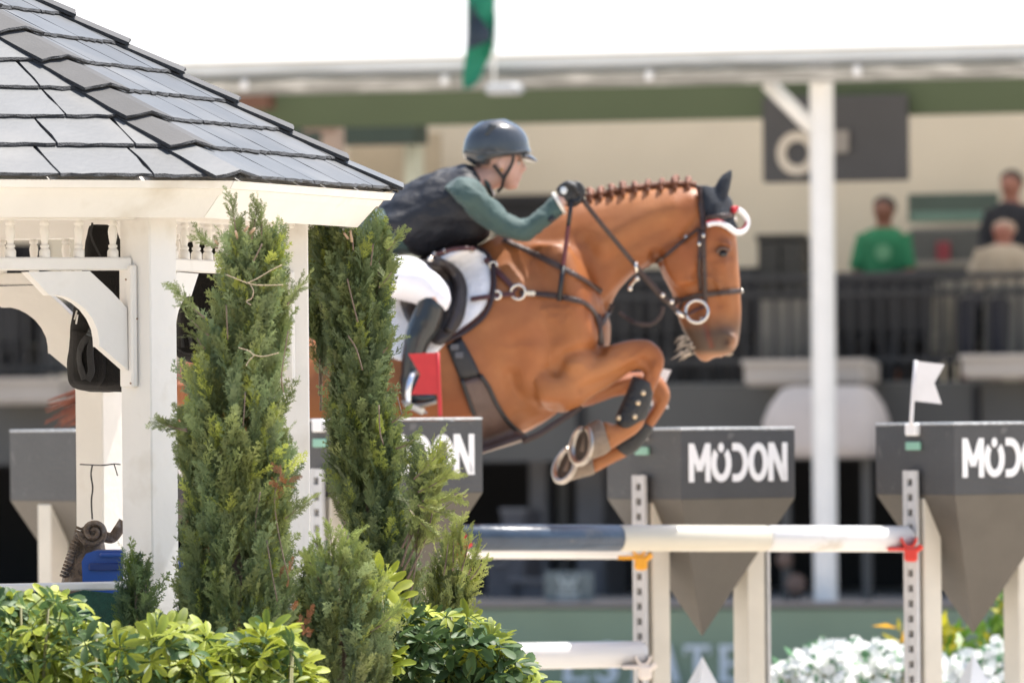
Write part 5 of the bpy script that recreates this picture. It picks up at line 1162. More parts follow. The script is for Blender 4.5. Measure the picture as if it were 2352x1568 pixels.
# gloves closed round the reins: palm, four curled fingers and a thumb each
M_GLOVE = mat('black_riding_glove', (.016, .017, .019), .5, .2, 30, .3, 120)
for s_ in (-1, 1):
    dy = s_ * .11 if s_ > 0 else -.19; mb = MB()
    loft(mb, [(1262, 530, 1325, 640, .030), (1290, 500, 1350, 640, .034), (1325, 480, 1385, 640, .036), (1360, 480, 1405, 620, .034), (1390, 500, 1412, 600, .028)], HD, dy, conv=z5)
    for j in range(4):
        o_ = -.030 + .020 * j; kn = z5(1385 - 3 * abs(j - 1), 492 + j * 4)
        pts = crom([P(kn[0] - 8, kn[1] + 4, HD + dy + o_ * .9), P(kn[0] + 6, kn[1] + 2, HD + dy + o_ - .004), P(kn[0] + 16, kn[1] + 18, HD + dy + o_), P(kn[0] + 11, kn[1] + 38, HD + dy + o_), P(kn[0] - 2, kn[1] + 44, HD + dy + o_ * .9), P(kn[0] - 12, kn[1] + 36, HD + dy + o_ * .8)], 3)
        mb.tube(pts, [.0102 - .0004 * i / 3 for i in range(len(pts))], 8)
    th_ = crom([P(*z5(1300, 520), HD + dy - .03), P(*z5(1335, 500), HD + dy - .042), P(*z5(1375, 520), HD + dy - .044), P(*z5(1400, 560), HD + dy - .036)], 3); mb.tube(th_, [.012, .0118, .0115, .0112, .011, .0108, .0105, .010, .0098, .0092], 8)
    me = fuse(mb, 'glove', .0042, 2); gl = link('glove', me, M_GLOVE, rider)
    mb = MB(); loft(mb, [(1232, 560, 1312, 690, .047), (1252, 545, 1326, 676, .047)], HD, dy if s_ > 0 else -.195, conv=z5); mb.build('cuff', mat('pale_cuff', (.72, .68, .60), .7) if s_ < 0 else bpy.data.materials['pale_cuff'], gl, True)
mb = MB(); mb.ball(P(*z5(1310, 538), HD - .232), (.013, .006, .015), 10, 7); mb.build('glove_badge', mat('glove_badge', (.62, .66, .68), .4), rider, True)
mb = MB(); loft(mb, [(1205, 715, 1235, 740, .008), (1240, 690, 1265, 715, .008)], HD, -.243, conv=z5); mb.build('sleeve_patch', M_BLK, rider, True)
# riding crop in the hand
cr2 = thing('riding_crop', 'thin black crop with a red braided middle in the rider\'s hand', 'crop', P(*z5(1280, 1210), 29.72))
a_, b_ = P(*z5(1358, 600), 29.775), P(*z5(1280, 1215), 29.745)
mb = MB(); mb.tube([a_, a_.lerp(b_, .25)], .0082, 8); mb.build('crop_handle', M_BLK, cr2, True)
mb = MB(); mb.tube([a_.lerp(b_, .25 + .4 * i / 24) for i in range(25)], [.0075 + .001 * (i % 2) for i in range(25)], 8); mb.build('crop_braid', mat('red_braid', (.13, .03, .032), .6), cr2, True)
mb = MB(); mb.tube([a_.lerp(b_, .65), b_], [.0085, .0095], 8); mb.build('crop_flap', M_BLK, cr2, True)
# ------------------------------------------------------------------ people in the stand
def spect(label, u, vt, vb, w, shirt, hair, skin=(.20, .09, .06), long_sleeve=True, lean=0., hat=None, seat=False):
    """standing or seated spectator; vt, vb: picture heights of crown and of the waist"""
    top = QS(u, vt, w); wz = QS(u, vb, w).z; t = thing('person', label, 'person', STF @ Vector((top.x, w, zd)))
    h = (top.z - wz) / .93; x = top.x; H_ = .235; mb = SM()
    # h is head + torso, about 0.93 m for an adult
    k = h
    KX = .74
    def ell(z, rx, ry, dx=0, dyy=0, n=16): return [Vector((x + dx + (rx * KX if rx > .1 else rx) * math.cos(2 * math.pi * i / n), w + dyy + ry * math.sin(2 * math.pi * i / n), z)) for i in range(n)]
    zt = top.z
    def bodym():
        mb = SM()
        mb.rings([ell(zt - .002, .02, .02, lean), ell(zt - .03 * k, .065, .075, lean), ell(zt - .10 * k, .08, .098, lean), ell(zt - .16 * k, .074, .088, lean), ell(zt - .21 * k, .055, .07, lean), ell(zt - .245 * k, .03, .04, lean)])
        mb.rings([ell(zt - .19 * k, .055, .055, lean), ell(zt - .30 * k, .062, .06, lean * .8)])
        mb.rings([ell(zt - .27 * k, .07, .06, lean * .8), ell(zt - .31 * k, .185, .10, lean * .7), ell(zt - .40 * k, .20, .12, lean * .6), ell(zt - .60 * k, .175, .12, lean * .4), ell(zt - .80 * k, .16, .11, lean * .2), ell(zt - .98 * k, .17, .12), ell(zt - 1.04 * k, .16, .12)])
        for s_ in (-1, 1):
            zs = zt - .34 * k
            mb.tube([Vector((x + lean * .7 + s_ * .19 * KX, w, zs)), Vector((x + s_ * .26 * KX, w - .03, zs - .28)), Vector((x + s_ * .22 * KX, w - .20, zs - .46)), Vector((x + s_ * .18, w - .28, zs - .44))], [.06, .05, .04, .034], 10)
            if seat: mb.tube([Vector((x + s_ * .09, w, zt - 1.0 * k)), Vector((x + s_ * .12, w - .42, zt - 1.0 * k)), Vector((x + s_ * .12, w - .44, zd + .06))], [.09, .07, .05], 10)
            else: mb.tube([Vector((x + s_ * .085, w, zt - 1.0 * k)), Vector((x + s_ * .09, w - .02, (zt - k + zd) / 2 + .1)), Vector((x + s_ * .09, w, zd + .06))], [.095, .065, .045], 10)
            mb.ball(Vector((x + s_ * .10, w - (.49 if seat else .05), zd + .045)), (.05, .12, .04), 10, 6)
        mb.ball(Vector((x + lean, w - .10, zt - .135 * k)), (.012, .02, .02), 8, 6)
        return fuse(mb, 'body', .016, 2)
    me = bodym(); link('body', me, mat('spectator_skin', skin, .5), t)
    mb = SM(); mb.rings([ell(zt - .275 * k, .09, .075, lean * .8), ell(zt - .31 * k, .20, .115, lean * .7), ell(zt - .40 * k, .215, .135, lean * .6), ell(zt - .60 * k, .19, .135, lean * .4), ell(zt - .80 * k, .178, .125, lean * .2), ell(zt - .99 * k, .185, .135)])
    for s_ in (-1, 1):
        zs = zt - .34 * k; pts = [Vector((x + lean * .7 + s_ * .185 * KX, w, zs)), Vector((x + s_ * .262 * KX, w - .03, zs - .26))]; rr = [.075, .066]
        if long_sleeve: pts += [Vector((x + s_ * .222 * KX, w - .19, zs - .44))]; rr += [.052]
        mb.tube(pts, rr, 12)
    me = fuse(mb, 'shirt', .016, 2); wrinkle(me, .012, 6, u); link('shirt', me, mat('shirt_' + label.split()[2], shirt, .8, .1, 6), t)
    mb = SM(); mb.rings([ell(zt + .012, .02, .02, lean, .01), ell(zt - .02 * k, .072, .082, lean, .01), ell(zt - .07 * k, .088, .10, lean, .016), ell(zt - .11 * k, .086, .092, lean, .03), ell(zt - .15 * k, .07, .06, lean, .05)]); link('hair', fuse(mb, 'hair', .014, 1), mat('hair_' + label.split()[2], hair, .6, .2, 30), t)
    mb = SM(); mb.rings([ell(zt - .93 * k, .18, .13), ell(zt - 1.02 * k, .175, .13), ell(zt - 1.08 * k, .15, .12)])
    for s_ in (-1, 1):
        if seat: mb.tube([Vector((x + s_ * .09, w, zt - 1.0 * k)), Vector((x + s_ * .12, w - .43, zt - 1.0 * k)), Vector((x + s_ * .12, w - .45, zd + .10))], [.11, .088, .068], 10)
        else: mb.tube([Vector((x + s_ * .085, w, zt - 1.0 * k)), Vector((x + s_ * .09, w - .02, (zt - k + zd) / 2 + .1)), Vector((x + s_ * .09, w, zd + .10))], [.115, .085, .065], 10)
    link('trousers', fuse(mb, 'trousers', .016, 2), mat('trousers', (.03, .03, .04), .8) if 'trousers' not in bpy.data.materials else bpy.data.materials['trousers'], t)
    return t
g1_ = spect('man in green shirt standing behind the railing beside the column', 2030, 452, 690, 3.0, (.015, .16, .07), (.012, .010, .010), (.17, .07, .045), False)
q = QS(2028, 580, 2.85); mb = SM(); mb.rings([[Vector((q.x + .06 * math.cos(a), 2.845 + d_, q.z + .06 * math.sin(a))) for a in [2 * math.pi * i / 16 for i in range(16)]] for d_ in (0, .012)]); mb.build('shirt_print', mat('shirt_print', (.12, .30, .17), .8), g1_)
spect('person in black shirt standing at the right edge of the stand', 2322, 392, 640, 3.2, (.010, .011, .017), (.02, .014, .010), (.24, .10, .07))
spect('grey-haired person in a cream top seated at the right of the stand', 2296, 508, 690, 2.4, (.40, .33, .25), (.34, .24, .18), (.28, .11, .08), True, .03, seat=True)

# ------------------------------------------------------------------ foliage builders
def fast_mesh(name, V, Q, colors=None):
    """V (n,3) points, Q (m,4) quads"""
    me = bpy.data.meshes.new(name); n, m = len(V), len(Q)
    me.vertices.add(n); me.vertices.foreach_set('co', V.astype(np.float32).ravel())
    me.loops.add(m * 4); me.loops.foreach_set('vertex_index', Q.astype(np.int32).ravel())
    me.polygons.add(m); me.polygons.foreach_set('loop_start', np.arange(0, m * 4, 4, dtype=np.int32))
    me.update(calc_edges=True)
    if colors is not None: me.color_attributes.new('leaf', 'FLOAT_COLOR', 'POINT').data.foreach_set('color', colors.astype(np.float32).ravel())
    return me
def spray_proto(rng, L=.10, fine=1.):
    """a flat feathery cedar spray along +z: stem, side twigs, scale-leaf twiglets as thin tapered blades"""
    V = []; Q = []
    def blade(a, b, w0, w1, nrm):
        d = b - a; s = np.cross(d, nrm); s = s / (np.linalg.norm(s) + 1e-9); i = len(V)
        m = (a + b) / 2 + nrm * .0012
        V.extend([a - s * w0, a + s * w0, m + s * (w0 + w1) * .62, m - s * (w0 + w1) * .62, b + s * w1, b - s * w1]); Q.append((i, i + 1, i + 2, i + 3)); Q.append((i + 3, i + 2, i + 4, i + 5))
    nrm = np.array([0, 1., 0]); bend = rng.uniform(-.25, .25)
    def stem(t): return np.array([bend * .3 * L * t * t, .12 * L * t * t * rng.uniform(.6, 1.4), L * t])
    n = 9
    pts = [stem(i / n) for i in range(n + 1)]
    for i in range(0, n, 2): blade(pts[i], pts[min(i + 2, n)], .0018 * (1 - i / n * .5), .0012, nrm)
    for i in range(1, n + 1):
        for sd in ((-1, 1) if rng.random() < .8 else (rng.choice((-1, 1)),)):
            t = i / n; l = L * (.30 * (1 - t) ** .8 + .10) * rng.uniform(.6, 1.25); a = math.radians(rng.uniform(20, 42))
            d = np.array([sd * math.sin(a), rng.uniform(-.25, .35), math.cos(a)]); d /= np.linalg.norm(d)
            p0 = pts[i] - np.array([0, 0, L / n * rng.uniform(0, .6)]); p1 = p0 + d * l; blade(p0, p1, .0011, .0013 * fine, nrm)
            m = max(2, int(l / .009))
            for j in range(1, m + 1):
                for s2 in (-1, 1):
                    q0 = p0 + d * l * (j / (m + .3)); a2 = a * sd + s2 * math.radians(rng.uniform(30, 50)); d2 = np.array([math.sin(a2), rng.uniform(-.35, .35), math.cos(a2)])
                    blade(q0, q0 + d2 * rng.uniform(.007, .013), .0013 * fine, .0010 * fine, nrm)
    return np.array(V), np.array(Q)
PROTO = [spray_proto(np.random.default_rng(100 + i), .100 + .014 * (i % 4), 1.15) for i in range(8)]
def bake(specs):
    """specs: (proto index, position, direction, roll, scale, rgb)"""
    VV = []; QQ = []; CC = []; n = 0
    for k, p, d, roll, sc, c in specs:
        V, Q = PROTO[k]; d = d / np.linalg.norm(d); ref = np.array([0, 0, 1.]) if abs(d[2]) < .95 else np.array([1., 0, 0])
        x = np.cross(ref, d); x /= np.linalg.norm(x); y = np.cross(d, x); cr, sr = math.cos(roll), math.sin(roll)
        X = x * cr + y * sr; Y = -x * sr + y * cr
        VV.append(p + sc * (V[:, :1] * X + V[:, 1:2] * Y + V[:, 2:3] * d)); QQ.append(Q + n); n += len(V)
        CC.append(np.tile(np.array([*c, 1.]), (len(V), 1)))
    return np.concatenate(VV), np.concatenate(QQ), np.concatenate(CC)
M_CED = mat('cedar_scale_leaf', (1, 1, 1), .55, .12, 40, attr='leaf', trans=.30, spec=.35)
M_TWIG = mat('cedar_bark', (.22, .165, .125), .8, .25, 60, .5, 120)
M_DEAD = mat('dead_brown_spray', (.24, .10, .045), .7, .2, 40, trans=.2)
def cedar(name, label, prof, D, nbr, dens, seed, z0, depth=1., tint=(1, 1, 1), shade_left=False, twigs=26, upright=1., top_v=None, group='columnar cedars', inset=.024, host=None):
    """prof: list of (v, u_left, u_right) in the picture at distance D"""
    rng = np.random.default_rng(seed)
    pv = [(P(0, v, D).z, P(ul, v, D).x, P(ur, v, D).x) for v, ul, ur in prof]; pv.sort()
    Z = np.array([q[0] for q in pv]); XL = np.array([q[1] + inset for q in pv]); XR = np.array([q[2] - inset for q in pv])
    bad = XR - XL < .03; mid_ = (XL + XR) / 2; XL = np.where(bad, mid_ - .015, XL); XR = np.where(bad, mid_ + .015, XR); Z[-1] -= inset * .8
    def ctr(z): return (np.interp(z, Z, XL) + np.interp(z, Z, XR)) / 2
    def rad(z): return (np.interp(z, Z, XR) - np.interp(z, Z, XL)) / 2
    t = host or thing(name, label, 'tree', (float(ctr(Z[0])), D, 0), group=group)
    zt = Z[-1]; tr = MB(); tz = np.linspace(z0, zt - .06, 14)
    tr.tube([Vector((float(ctr(z) if z > Z[0] else ctr(Z[0])), D + .03 + .012 * math.sin(z * 7), z)) for z in tz], [.030 * (1 - .8 * i / 13) + .003 for i in range(14)], 8)
    if not host: tr.build('trunk', M_TWIG, t, True)
    specs = []; limbs = MB(); ntw = 0
    for b in range(nbr):
        ze = rng.uniform(Z[0] + .02, zt) if b > nbr * .16 else rng.uniform(zt - .12, zt)
        az = rng.uniform(0, 2 * math.pi); rr = rad(ze) * rng.uniform(.72, 1.03); dr = min(rad(ze), .17) * depth * rng.uniform(.75, 1.)
        tip = np.array([ctr(ze) + rr * math.cos(az), D + dr * math.sin(az), ze])
        ln = rng.uniform(.16, .34); zb0 = ze - ln; cb = ctr(max(zb0, Z[0])); inn = rng.uniform(.25, .55)
        base = np.array([cb + (tip[0] - ctr(ze)) * inn, D + (tip[1] - D) * inn, zb0]); mid = (base + tip) / 2 + np.array([(tip[0] - cb) * .16, (tip[1] - D) * .16, -.01])
        C = crom([base, mid, tip], 6)
        if ntw < twigs and math.sin(az) < .2: limbs.tube([Vector(c) for c in C], [.0042 * (1 - .7 * i / (len(C) - 1)) for i in range(len(C))], 5); ntw += 1
        hue = rng.random(); yel = False; br_y = rng.uniform(.02, .22)
        base_c = np.array([.215, .245, .095]) * (1 - hue) + np.array([.140, .190, .105]) * hue
        if yel: base_c = np.array([.33, .38, .08])
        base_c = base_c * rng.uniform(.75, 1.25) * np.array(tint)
        for s in range(dens):
            f = rng.uniform(.15, 1.) ** .8; i = min(int(f * (len(C) - 1)), len(C) - 2); p = C[i] + (C[i + 1] - C[i]) * (f * (len(C) - 1) - i)
            d = (C[i + 1] - C[i]); d = d / np.linalg.norm(d)
            out = np.array([p[0] - ctr(p[2]), p[1] - D, 0.]); out /= (np.linalg.norm(out) + 1e-6)
            dd = d * rng.uniform(.5, 1.1) + out * rng.uniform(.0, .45) + rng.normal(0, .24, 3) + np.array([0, 0, .45 * upright])
            c = base_c * rng.uniform(.8, 1.2)
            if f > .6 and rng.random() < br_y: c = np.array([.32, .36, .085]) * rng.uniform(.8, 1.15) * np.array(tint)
            specs.append((int(rng.integers(0, 8)), p, dd, rng.uniform(0, 6.28), rng.uniform(.38, .85), c))
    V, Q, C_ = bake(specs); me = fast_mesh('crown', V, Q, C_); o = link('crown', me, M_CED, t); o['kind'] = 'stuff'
    if ntw: lo = limbs.build('branches', M_TWIG, t, True); lo['kind'] = 'stuff'
    return t, specs
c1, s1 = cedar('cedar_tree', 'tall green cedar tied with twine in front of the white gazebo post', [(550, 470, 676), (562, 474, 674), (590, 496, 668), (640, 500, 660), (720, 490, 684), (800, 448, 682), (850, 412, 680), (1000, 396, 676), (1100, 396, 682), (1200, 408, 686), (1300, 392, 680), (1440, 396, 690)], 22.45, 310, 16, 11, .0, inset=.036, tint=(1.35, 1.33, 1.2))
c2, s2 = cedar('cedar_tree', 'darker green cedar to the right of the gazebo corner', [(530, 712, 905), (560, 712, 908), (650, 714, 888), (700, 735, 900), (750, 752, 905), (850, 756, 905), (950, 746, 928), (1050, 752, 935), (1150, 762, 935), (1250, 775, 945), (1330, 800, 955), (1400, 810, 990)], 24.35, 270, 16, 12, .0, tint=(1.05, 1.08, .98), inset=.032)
c3, s3 = cedar('cedar_tree', 'small cedar shoots between the two clipped cedars above the hedge', [(1290, 705, 835), (1330, 695, 845), (1420, 690, 872), (1500, 690, 885), (1600, 690, 890)], 22.5, 100, 13, 13, .0, depth=.8, tint=(1.3, 1.3, 1.2), twigs=18, upright=.7, inset=.012)
c4, s4 = cedar('cedar_tree', 'low cedar with pale sunlit tips beside the left rail end', [(1285, 1010, 1085), (1310, 995, 1098), (1350, 985, 1100), (1400, 960, 1090), (1470, 940, 1060)], 24.0, 30, 11, 14, .0, depth=.7, tint=(1.25, 1.2, .9), twigs=10, upright=1.2)  # sun on the tips is put into the pale tint
c5, s5 = cedar('cedar_tree', '', [(1020, 925, 990), (1070, 935, 1025), (1120, 945, 1045), (1160, 950, 1045), (1200, 930, 1000), (1260, 900, 960)], 24.25, 13, 9, 15, .6, host=c2, depth=.7, tint=(1.3, 1.25, 1.), twigs=8, upright=.6)
c6, s6 = cedar('cedar_tree', 'shaded cedar squeezed between the right gazebo post and its neighbour', [(500, 698, 745), (600, 698, 745), (700, 706, 748), (745, 715, 745)], 24.55, 26, 12, 16, .0, host=c2, depth=.8, tint=(.75, .8, .75), twigs=6)  # tint darkened to paint in the shade beside the gazebo
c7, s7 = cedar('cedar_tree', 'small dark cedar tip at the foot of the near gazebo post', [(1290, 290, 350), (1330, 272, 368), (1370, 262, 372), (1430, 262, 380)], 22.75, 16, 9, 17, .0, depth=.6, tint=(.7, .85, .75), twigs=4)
def wisps(par, tips, D, seed, tint=(1, 1, 1)):
    """single shoots that stick out of the outline"""
    rng = np.random.default_rng(seed); specs = []; mb = MB()
    for (u0, v0, u1, v1) in tips:
        a = np.array(P(u0, v0, D - .05)); b = np.array(P(u1, v1, D - .06)); n = max(3, int(np.linalg.norm(b - a) / .014)); mb.tube([Vector(a), Vector((a + b) / 2) + Vector((0, 0, -.004)), Vector(b)], [.003, .002, .0012], 5)
        for i in range(n + 1):
            p = a + (b - a) * i / n
            for s in range(2): specs.append((int(rng.integers(0, 8)), p, (b - a) / np.linalg.norm(b - a) + rng.normal(0, .35, 3), rng.uniform(0, 6.28), rng.uniform(.25, .5), np.array([.20, .24, .09]) * rng.uniform(.8, 1.3) * np.array(tint)))
    V, Q, C_ = bake(specs); o = link('shoots', fast_mesh('shoots', V, Q, C_), M_CED, par); o['kind'] = 'stuff'
    o2 = mb.build('shoot_stems', M_TWIG, par, True); o2['kind'] = 'stuff'
wisps(c1, [(545, 550, 534, 476), (578, 550, 590, 476), (600, 550, 602, 494), (470, 730, 418, 682), (480, 770, 440, 735), (470, 800, 452, 775), (430, 990, 372, 968), (430, 985, 378, 975), (500, 570, 476, 556), (660, 700, 690, 660), (655, 1190, 688, 1160)], 22.4, 21)
wisps(c2, [(890, 575, 912, 545), (870, 660, 900, 625), (880, 810, 905, 775), (900, 970, 928, 945), (910, 1030, 950, 1010)], 24.3, 22, (.95, .95, .85))
wisps(c5, [(950, 1100, 1000, 1050), (960, 1130, 1030, 1090), (970, 1150, 1046, 1140), (960, 1160, 1030, 1180), (940, 1170, 990, 1220)], 24.2, 23, (1.5, 1.4, 1.1))  # backlit shoots: the sunlight is put into the brighter tint
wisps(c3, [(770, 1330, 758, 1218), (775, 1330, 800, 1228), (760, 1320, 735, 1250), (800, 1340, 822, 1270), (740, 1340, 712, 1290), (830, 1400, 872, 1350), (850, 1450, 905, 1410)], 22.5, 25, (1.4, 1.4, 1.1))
wisps(c4, [(1055, 1300, 1062, 1200), (1060, 1310, 1078, 1240), (1075, 1320, 1096, 1262), (1080, 1330, 1106, 1295), (1020, 1320, 1030, 1240), (1040, 1310, 1042, 1225)], 23.95, 24, (1.5, 1.4, 1.1))  # brighter tint paints the backlight on these shoots
# twine, cut stubs and dead sprays on the tied cedar
M_TWINE = mat('pale_twine', (.50, .40, .28), .85, .2, 90, .5, 300)
tw = thing('twine', 'pale twine tied round the tall cedar', 'twine', P(580, 640, 22.28))
for pts in ([(518, 630), (545, 641), (572, 651), (600, 655), (650, 654)], [(565, 651), (590, 640), (620, 622), (648, 608)], [(574, 651), (582, 668), (578, 685), (566, 692), (576, 700)], [(548, 798), (572, 806), (584, 815), (606, 818), (640, 810)], [(584, 816), (572, 828), (565, 840)]):
    mb = MB(); D_ = 22.27; mb.tube(crom([P(u, v, D_ + .004 * math.sin(u)) for u, v in pts], 5), .0015, 6); mb.build('twine_strand', M_TWINE, tw, True)
M_CUT = mat('cut_wood', (.44, .31, .21), .7)
for k, (u0, v0, u1, v1, r) in enumerate(((562, 530, 570, 520, .004), (575, 535, 584, 526, .0045), (545, 545, 541, 532, .0035), (500, 560, 494, 552, .003))):
    mb = MB(); mb.tube([P(u0, v0, 22.33), P(u1, v1, 22.30)], [r, r * .9], 7); mb.build('cut_stub', M_CUT, c1, True)
mb = MB()
for pts in ([(600, 560), (585, 600)], [(640, 1095), (628, 1150), (640, 1240), (660, 1330)], [(610, 1240), (625, 1300), (640, 1380)], [(665, 760), (650, 860), (648, 900)], [(520, 700), (525, 780)], [(560, 900), (555, 980)], [(600, 1130), (590, 1200), (600, 1290)]):
    mb.tube(crom([P(u, v, 22.32 + .012 * k + .006 * math.sin(v)) + Vector((.004 * math.sin(v * .7), 0, 0)) for k, (u, v) in enumerate(pts)], 4), .0020, 6)
o = mb.build('bare_twigs', M_TWIG, c1, True); o['kind'] = 'stuff'
rng = np.random.default_rng(31); sp = []
for (u, v, n) in ((650, 1120, 5), (640, 1160, 3), (650, 1090, 2), (640, 1320, 2), (665, 1340, 2), (690, 1420, 5), (700, 1460, 4)):
    for i in range(n): sp.append((int(rng.integers(0, 8)), np.array(P(u + rng.normal(0, 9), v + rng.normal(0, 14), 22.31)), rng.normal(0, .4, 3) + np.array([0, -.2, .5]), rng.uniform(0, 6), rng.uniform(.2, .42), np.array([1, 1, 1.])))
V, Q, C_ = bake(sp); o = link('dead_sprays', fast_mesh('dead_sprays', V, Q), M_DEAD, c1); o['kind'] = 'stuff'
mb = MB()
for pts in ([(800, 640), (812, 690), (825, 740)], [(855, 560), (850, 610)], [(800, 770), (815, 800), (830, 850)], [(870, 930), (874, 990), (878, 1020)], [(810, 540), (812, 575)], [(915, 910), (920, 950)]): mb.tube(crom([P(u + 3 * math.sin(v), v, 24.21) for u, v in pts], 4), .0024, 6)
o = mb.build('bare_twigs', M_TWIG, c2, True); o['kind'] = 'stuff'
for u0, v0, u1, v1 in ((808, 555, 805, 530), (800, 548, 790, 535)):
    mb = MB(); mb.tube([P(u0, v0, 24.19), P(u1, v1, 24.17)], [.004, .0035], 7); mb.build('cut_stub', M_CUT, c2, True)

# ------------------------------------------------------------------ schefflera hedge
def leaflet(V, Q, C, org, d, nrm, L, w, fold, droop, col, edge):
    """obovate blade folded along the midrib, pale margin"""
    d = d / np.linalg.norm(d); s = np.cross(d, nrm); s /= np.linalg.norm(s); up = np.cross(s, d); rows = 5; i0 = len(V)
    for r in range(rows + 1):
        t = r / rows; wd = w * (.10, .46, .80, 1.0, .92, .40)[r]
        p = org + d * L * t + up * (-droop * L * t * t)
        for x in (-1, 0, 1):
            V.append(p + s * x * wd / 2 + up * (abs(x) * fold * wd)); C.append((*(np.array(col) if x == 0 else np.array(edge)), 1))
    for r in range(rows):
        for x in (0, 1): a = i0 + r * 3 + x; Q.append((a, a + 1, a + 4, a + 3))
def whorl(rng, var):
    """one palmate leaf: leaflets round the end of a petiole at the origin, facing +z"""
    V = []; Q = []; C = []; n = int(rng.integers(7, 10)); a0 = rng.uniform(0, 6.28); size = rng.uniform(.85, 1.1)
    tone = rng.random()
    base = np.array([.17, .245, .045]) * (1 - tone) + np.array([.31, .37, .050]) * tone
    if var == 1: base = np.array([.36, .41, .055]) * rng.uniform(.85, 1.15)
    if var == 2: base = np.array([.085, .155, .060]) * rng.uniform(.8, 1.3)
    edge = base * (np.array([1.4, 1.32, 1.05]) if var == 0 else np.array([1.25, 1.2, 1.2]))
    pet = rng.uniform(.05, .08)
    for k in range(n):
        a = a0 + 2 * math.pi * k / n + rng.uniform(-.15, .15); el = rng.uniform(-.12, .38); d = np.array([math.cos(a) * math.cos(el), math.sin(a) * math.cos(el), math.sin(el)]); L = rng.uniform(.050, .072) * size
        leaflet(V, Q, C, d * .008, d, np.array([0, 0, 1.]), L, L * rng.uniform(.34, .42), rng.uniform(.05, .22), rng.uniform(.1, .45), base * rng.uniform(.9, 1.1), edge)
    i = len(V); yel = (.20, .24, .05, 1)
    for z in (.004, -pet):
        for x, y in ((-1, -1), (1, -1), (1, 1), (-1, 1)): V.append(np.array([x * .0016, y * .0016, z])); C.append(yel)
    for k in range(4): Q.append((i + k, i + (k + 1) % 4, i + 4 + (k + 1) % 4, i + 4 + k))
    return np.array(V), np.array(Q), np.array(C)
M_LEAF = mat('schefflera_leaf', (.80, .80, .72), .5, .16, 30, attr='leaf', trans=.28, orand=.25, spec=.28)
M_STEM = mat('schefflera_stem', (.20, .19, .07), .6, .2)
WH = {v: [whorl(np.random.default_rng(300 + v * 20 + i), v) for i in range(9)] for v in (0, 1, 2)}
WM = {v: [fast_mesh('leaf', *w) for w in WH[v]] for v in WH}
for v in WM:
    for me in WM[v]: me.materials.append(M_LEAF); me.polygons.foreach_set('use_smooth', [True] * len(me.polygons))
def shrub(label, top, D, dep, n_part, n_stuff, mix, seed, zlow=.95, lean=(0, -.55, .75), smin=.75, smax=1.15, name='schefflera_shrub'):
    """top: outline (u, v) of the foliage's upper edge"""
    rng = np.random.default_rng(seed); us = [q[0] for q in top]; vs_ = [q[1] for q in top]
    t = thing(name, label, 'shrub', (float(P((us[0] + us[-1]) / 2, 0, D).x), D, 0), group='schefflera hedge plants'); cand = []
    for k in range(n_part):
        u = rng.uniform(us[0], us[-1]); vt = np.interp(u, us, vs_); f = rng.random() ** 1.15; v = vt + 46 + f * (1620 - vt)
        front = rng.random(); Dk = D - dep * (.15 + .85 * f) * (.55 + .45 * front) + dep * .5
        cand.append((u, v, Dk, f))
    for u in np.linspace(us[0] + 8, us[-1] - 8, max(6, int((us[-1] - us[0]) / 42))):
        cand.append((u + rng.normal(0, 8), np.interp(u, us, vs_) + rng.uniform(30, 62), D + dep * rng.uniform(-.2, .5), 0))
    cand = cand[:300]
    for u, v, Dk, f in cand:
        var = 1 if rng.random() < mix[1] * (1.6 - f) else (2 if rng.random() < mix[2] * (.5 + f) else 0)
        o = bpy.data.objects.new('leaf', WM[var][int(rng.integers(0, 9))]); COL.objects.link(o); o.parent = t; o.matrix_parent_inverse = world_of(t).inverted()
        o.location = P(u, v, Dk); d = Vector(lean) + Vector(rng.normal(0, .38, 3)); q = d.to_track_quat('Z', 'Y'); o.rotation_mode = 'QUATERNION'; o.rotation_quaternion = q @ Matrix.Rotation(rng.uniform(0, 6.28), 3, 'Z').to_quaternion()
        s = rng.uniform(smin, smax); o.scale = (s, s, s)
    VV = []; QQ = []; CC = []; n = 0
    for k in range(n_stuff):
        u = rng.uniform(us[0] + 10, us[-1] - 10); vt = np.interp(u, us, vs_); z1 = P(u, vt + 45, D).z; z = zlow + (z1 - zlow) * rng.random() ** .7; Dk = D + dep * rng.uniform(-.55, .75)
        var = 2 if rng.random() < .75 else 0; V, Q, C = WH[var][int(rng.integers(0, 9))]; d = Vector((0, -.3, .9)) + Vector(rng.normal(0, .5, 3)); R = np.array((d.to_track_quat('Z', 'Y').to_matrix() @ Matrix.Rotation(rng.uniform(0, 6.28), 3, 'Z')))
        p = P(u, vt, Dk); VV.append(V @ R.T * rng.uniform(.75, 1.1) + np.array([p.x, Dk, z])); QQ.append(Q + n); CC.append(C); n += len(V)
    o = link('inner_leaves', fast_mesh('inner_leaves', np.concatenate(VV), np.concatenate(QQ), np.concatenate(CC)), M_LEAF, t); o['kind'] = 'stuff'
    mb = MB()
    for k in range(int((us[-1] - us[0]) / 28)):
        u = rng.uniform(us[0] + 15, us[-1] - 15); vt = np.interp(u, us, vs_); p = P(u, vt + 40, D + dep * rng.uniform(-.2, .4)); mb.tube([Vector((p.x + rng.normal(0, .05), p.y, 0)), Vector((p.x + rng.normal(0, .02), p.y, p.z * .6)), p], [.010, .008, .004], 6)
    o = mb.build('stems', M_STEM, t, True); o['kind'] = 'stuff'
    return t
shrub('yellow-green variegated schefflera hedge at the bottom left', [(-40, 1335), (30, 1345), (90, 1345), (140, 1330), (170, 1345), (200, 1405), (250, 1425), (300, 1425), (360, 1392), (420, 1410), (480, 1440), (540, 1430), (600, 1405), (650, 1415), (700, 1500)], 21.85, .45, 270, 480, (0, .34, .10), 41, smin=.8, smax=1.15)
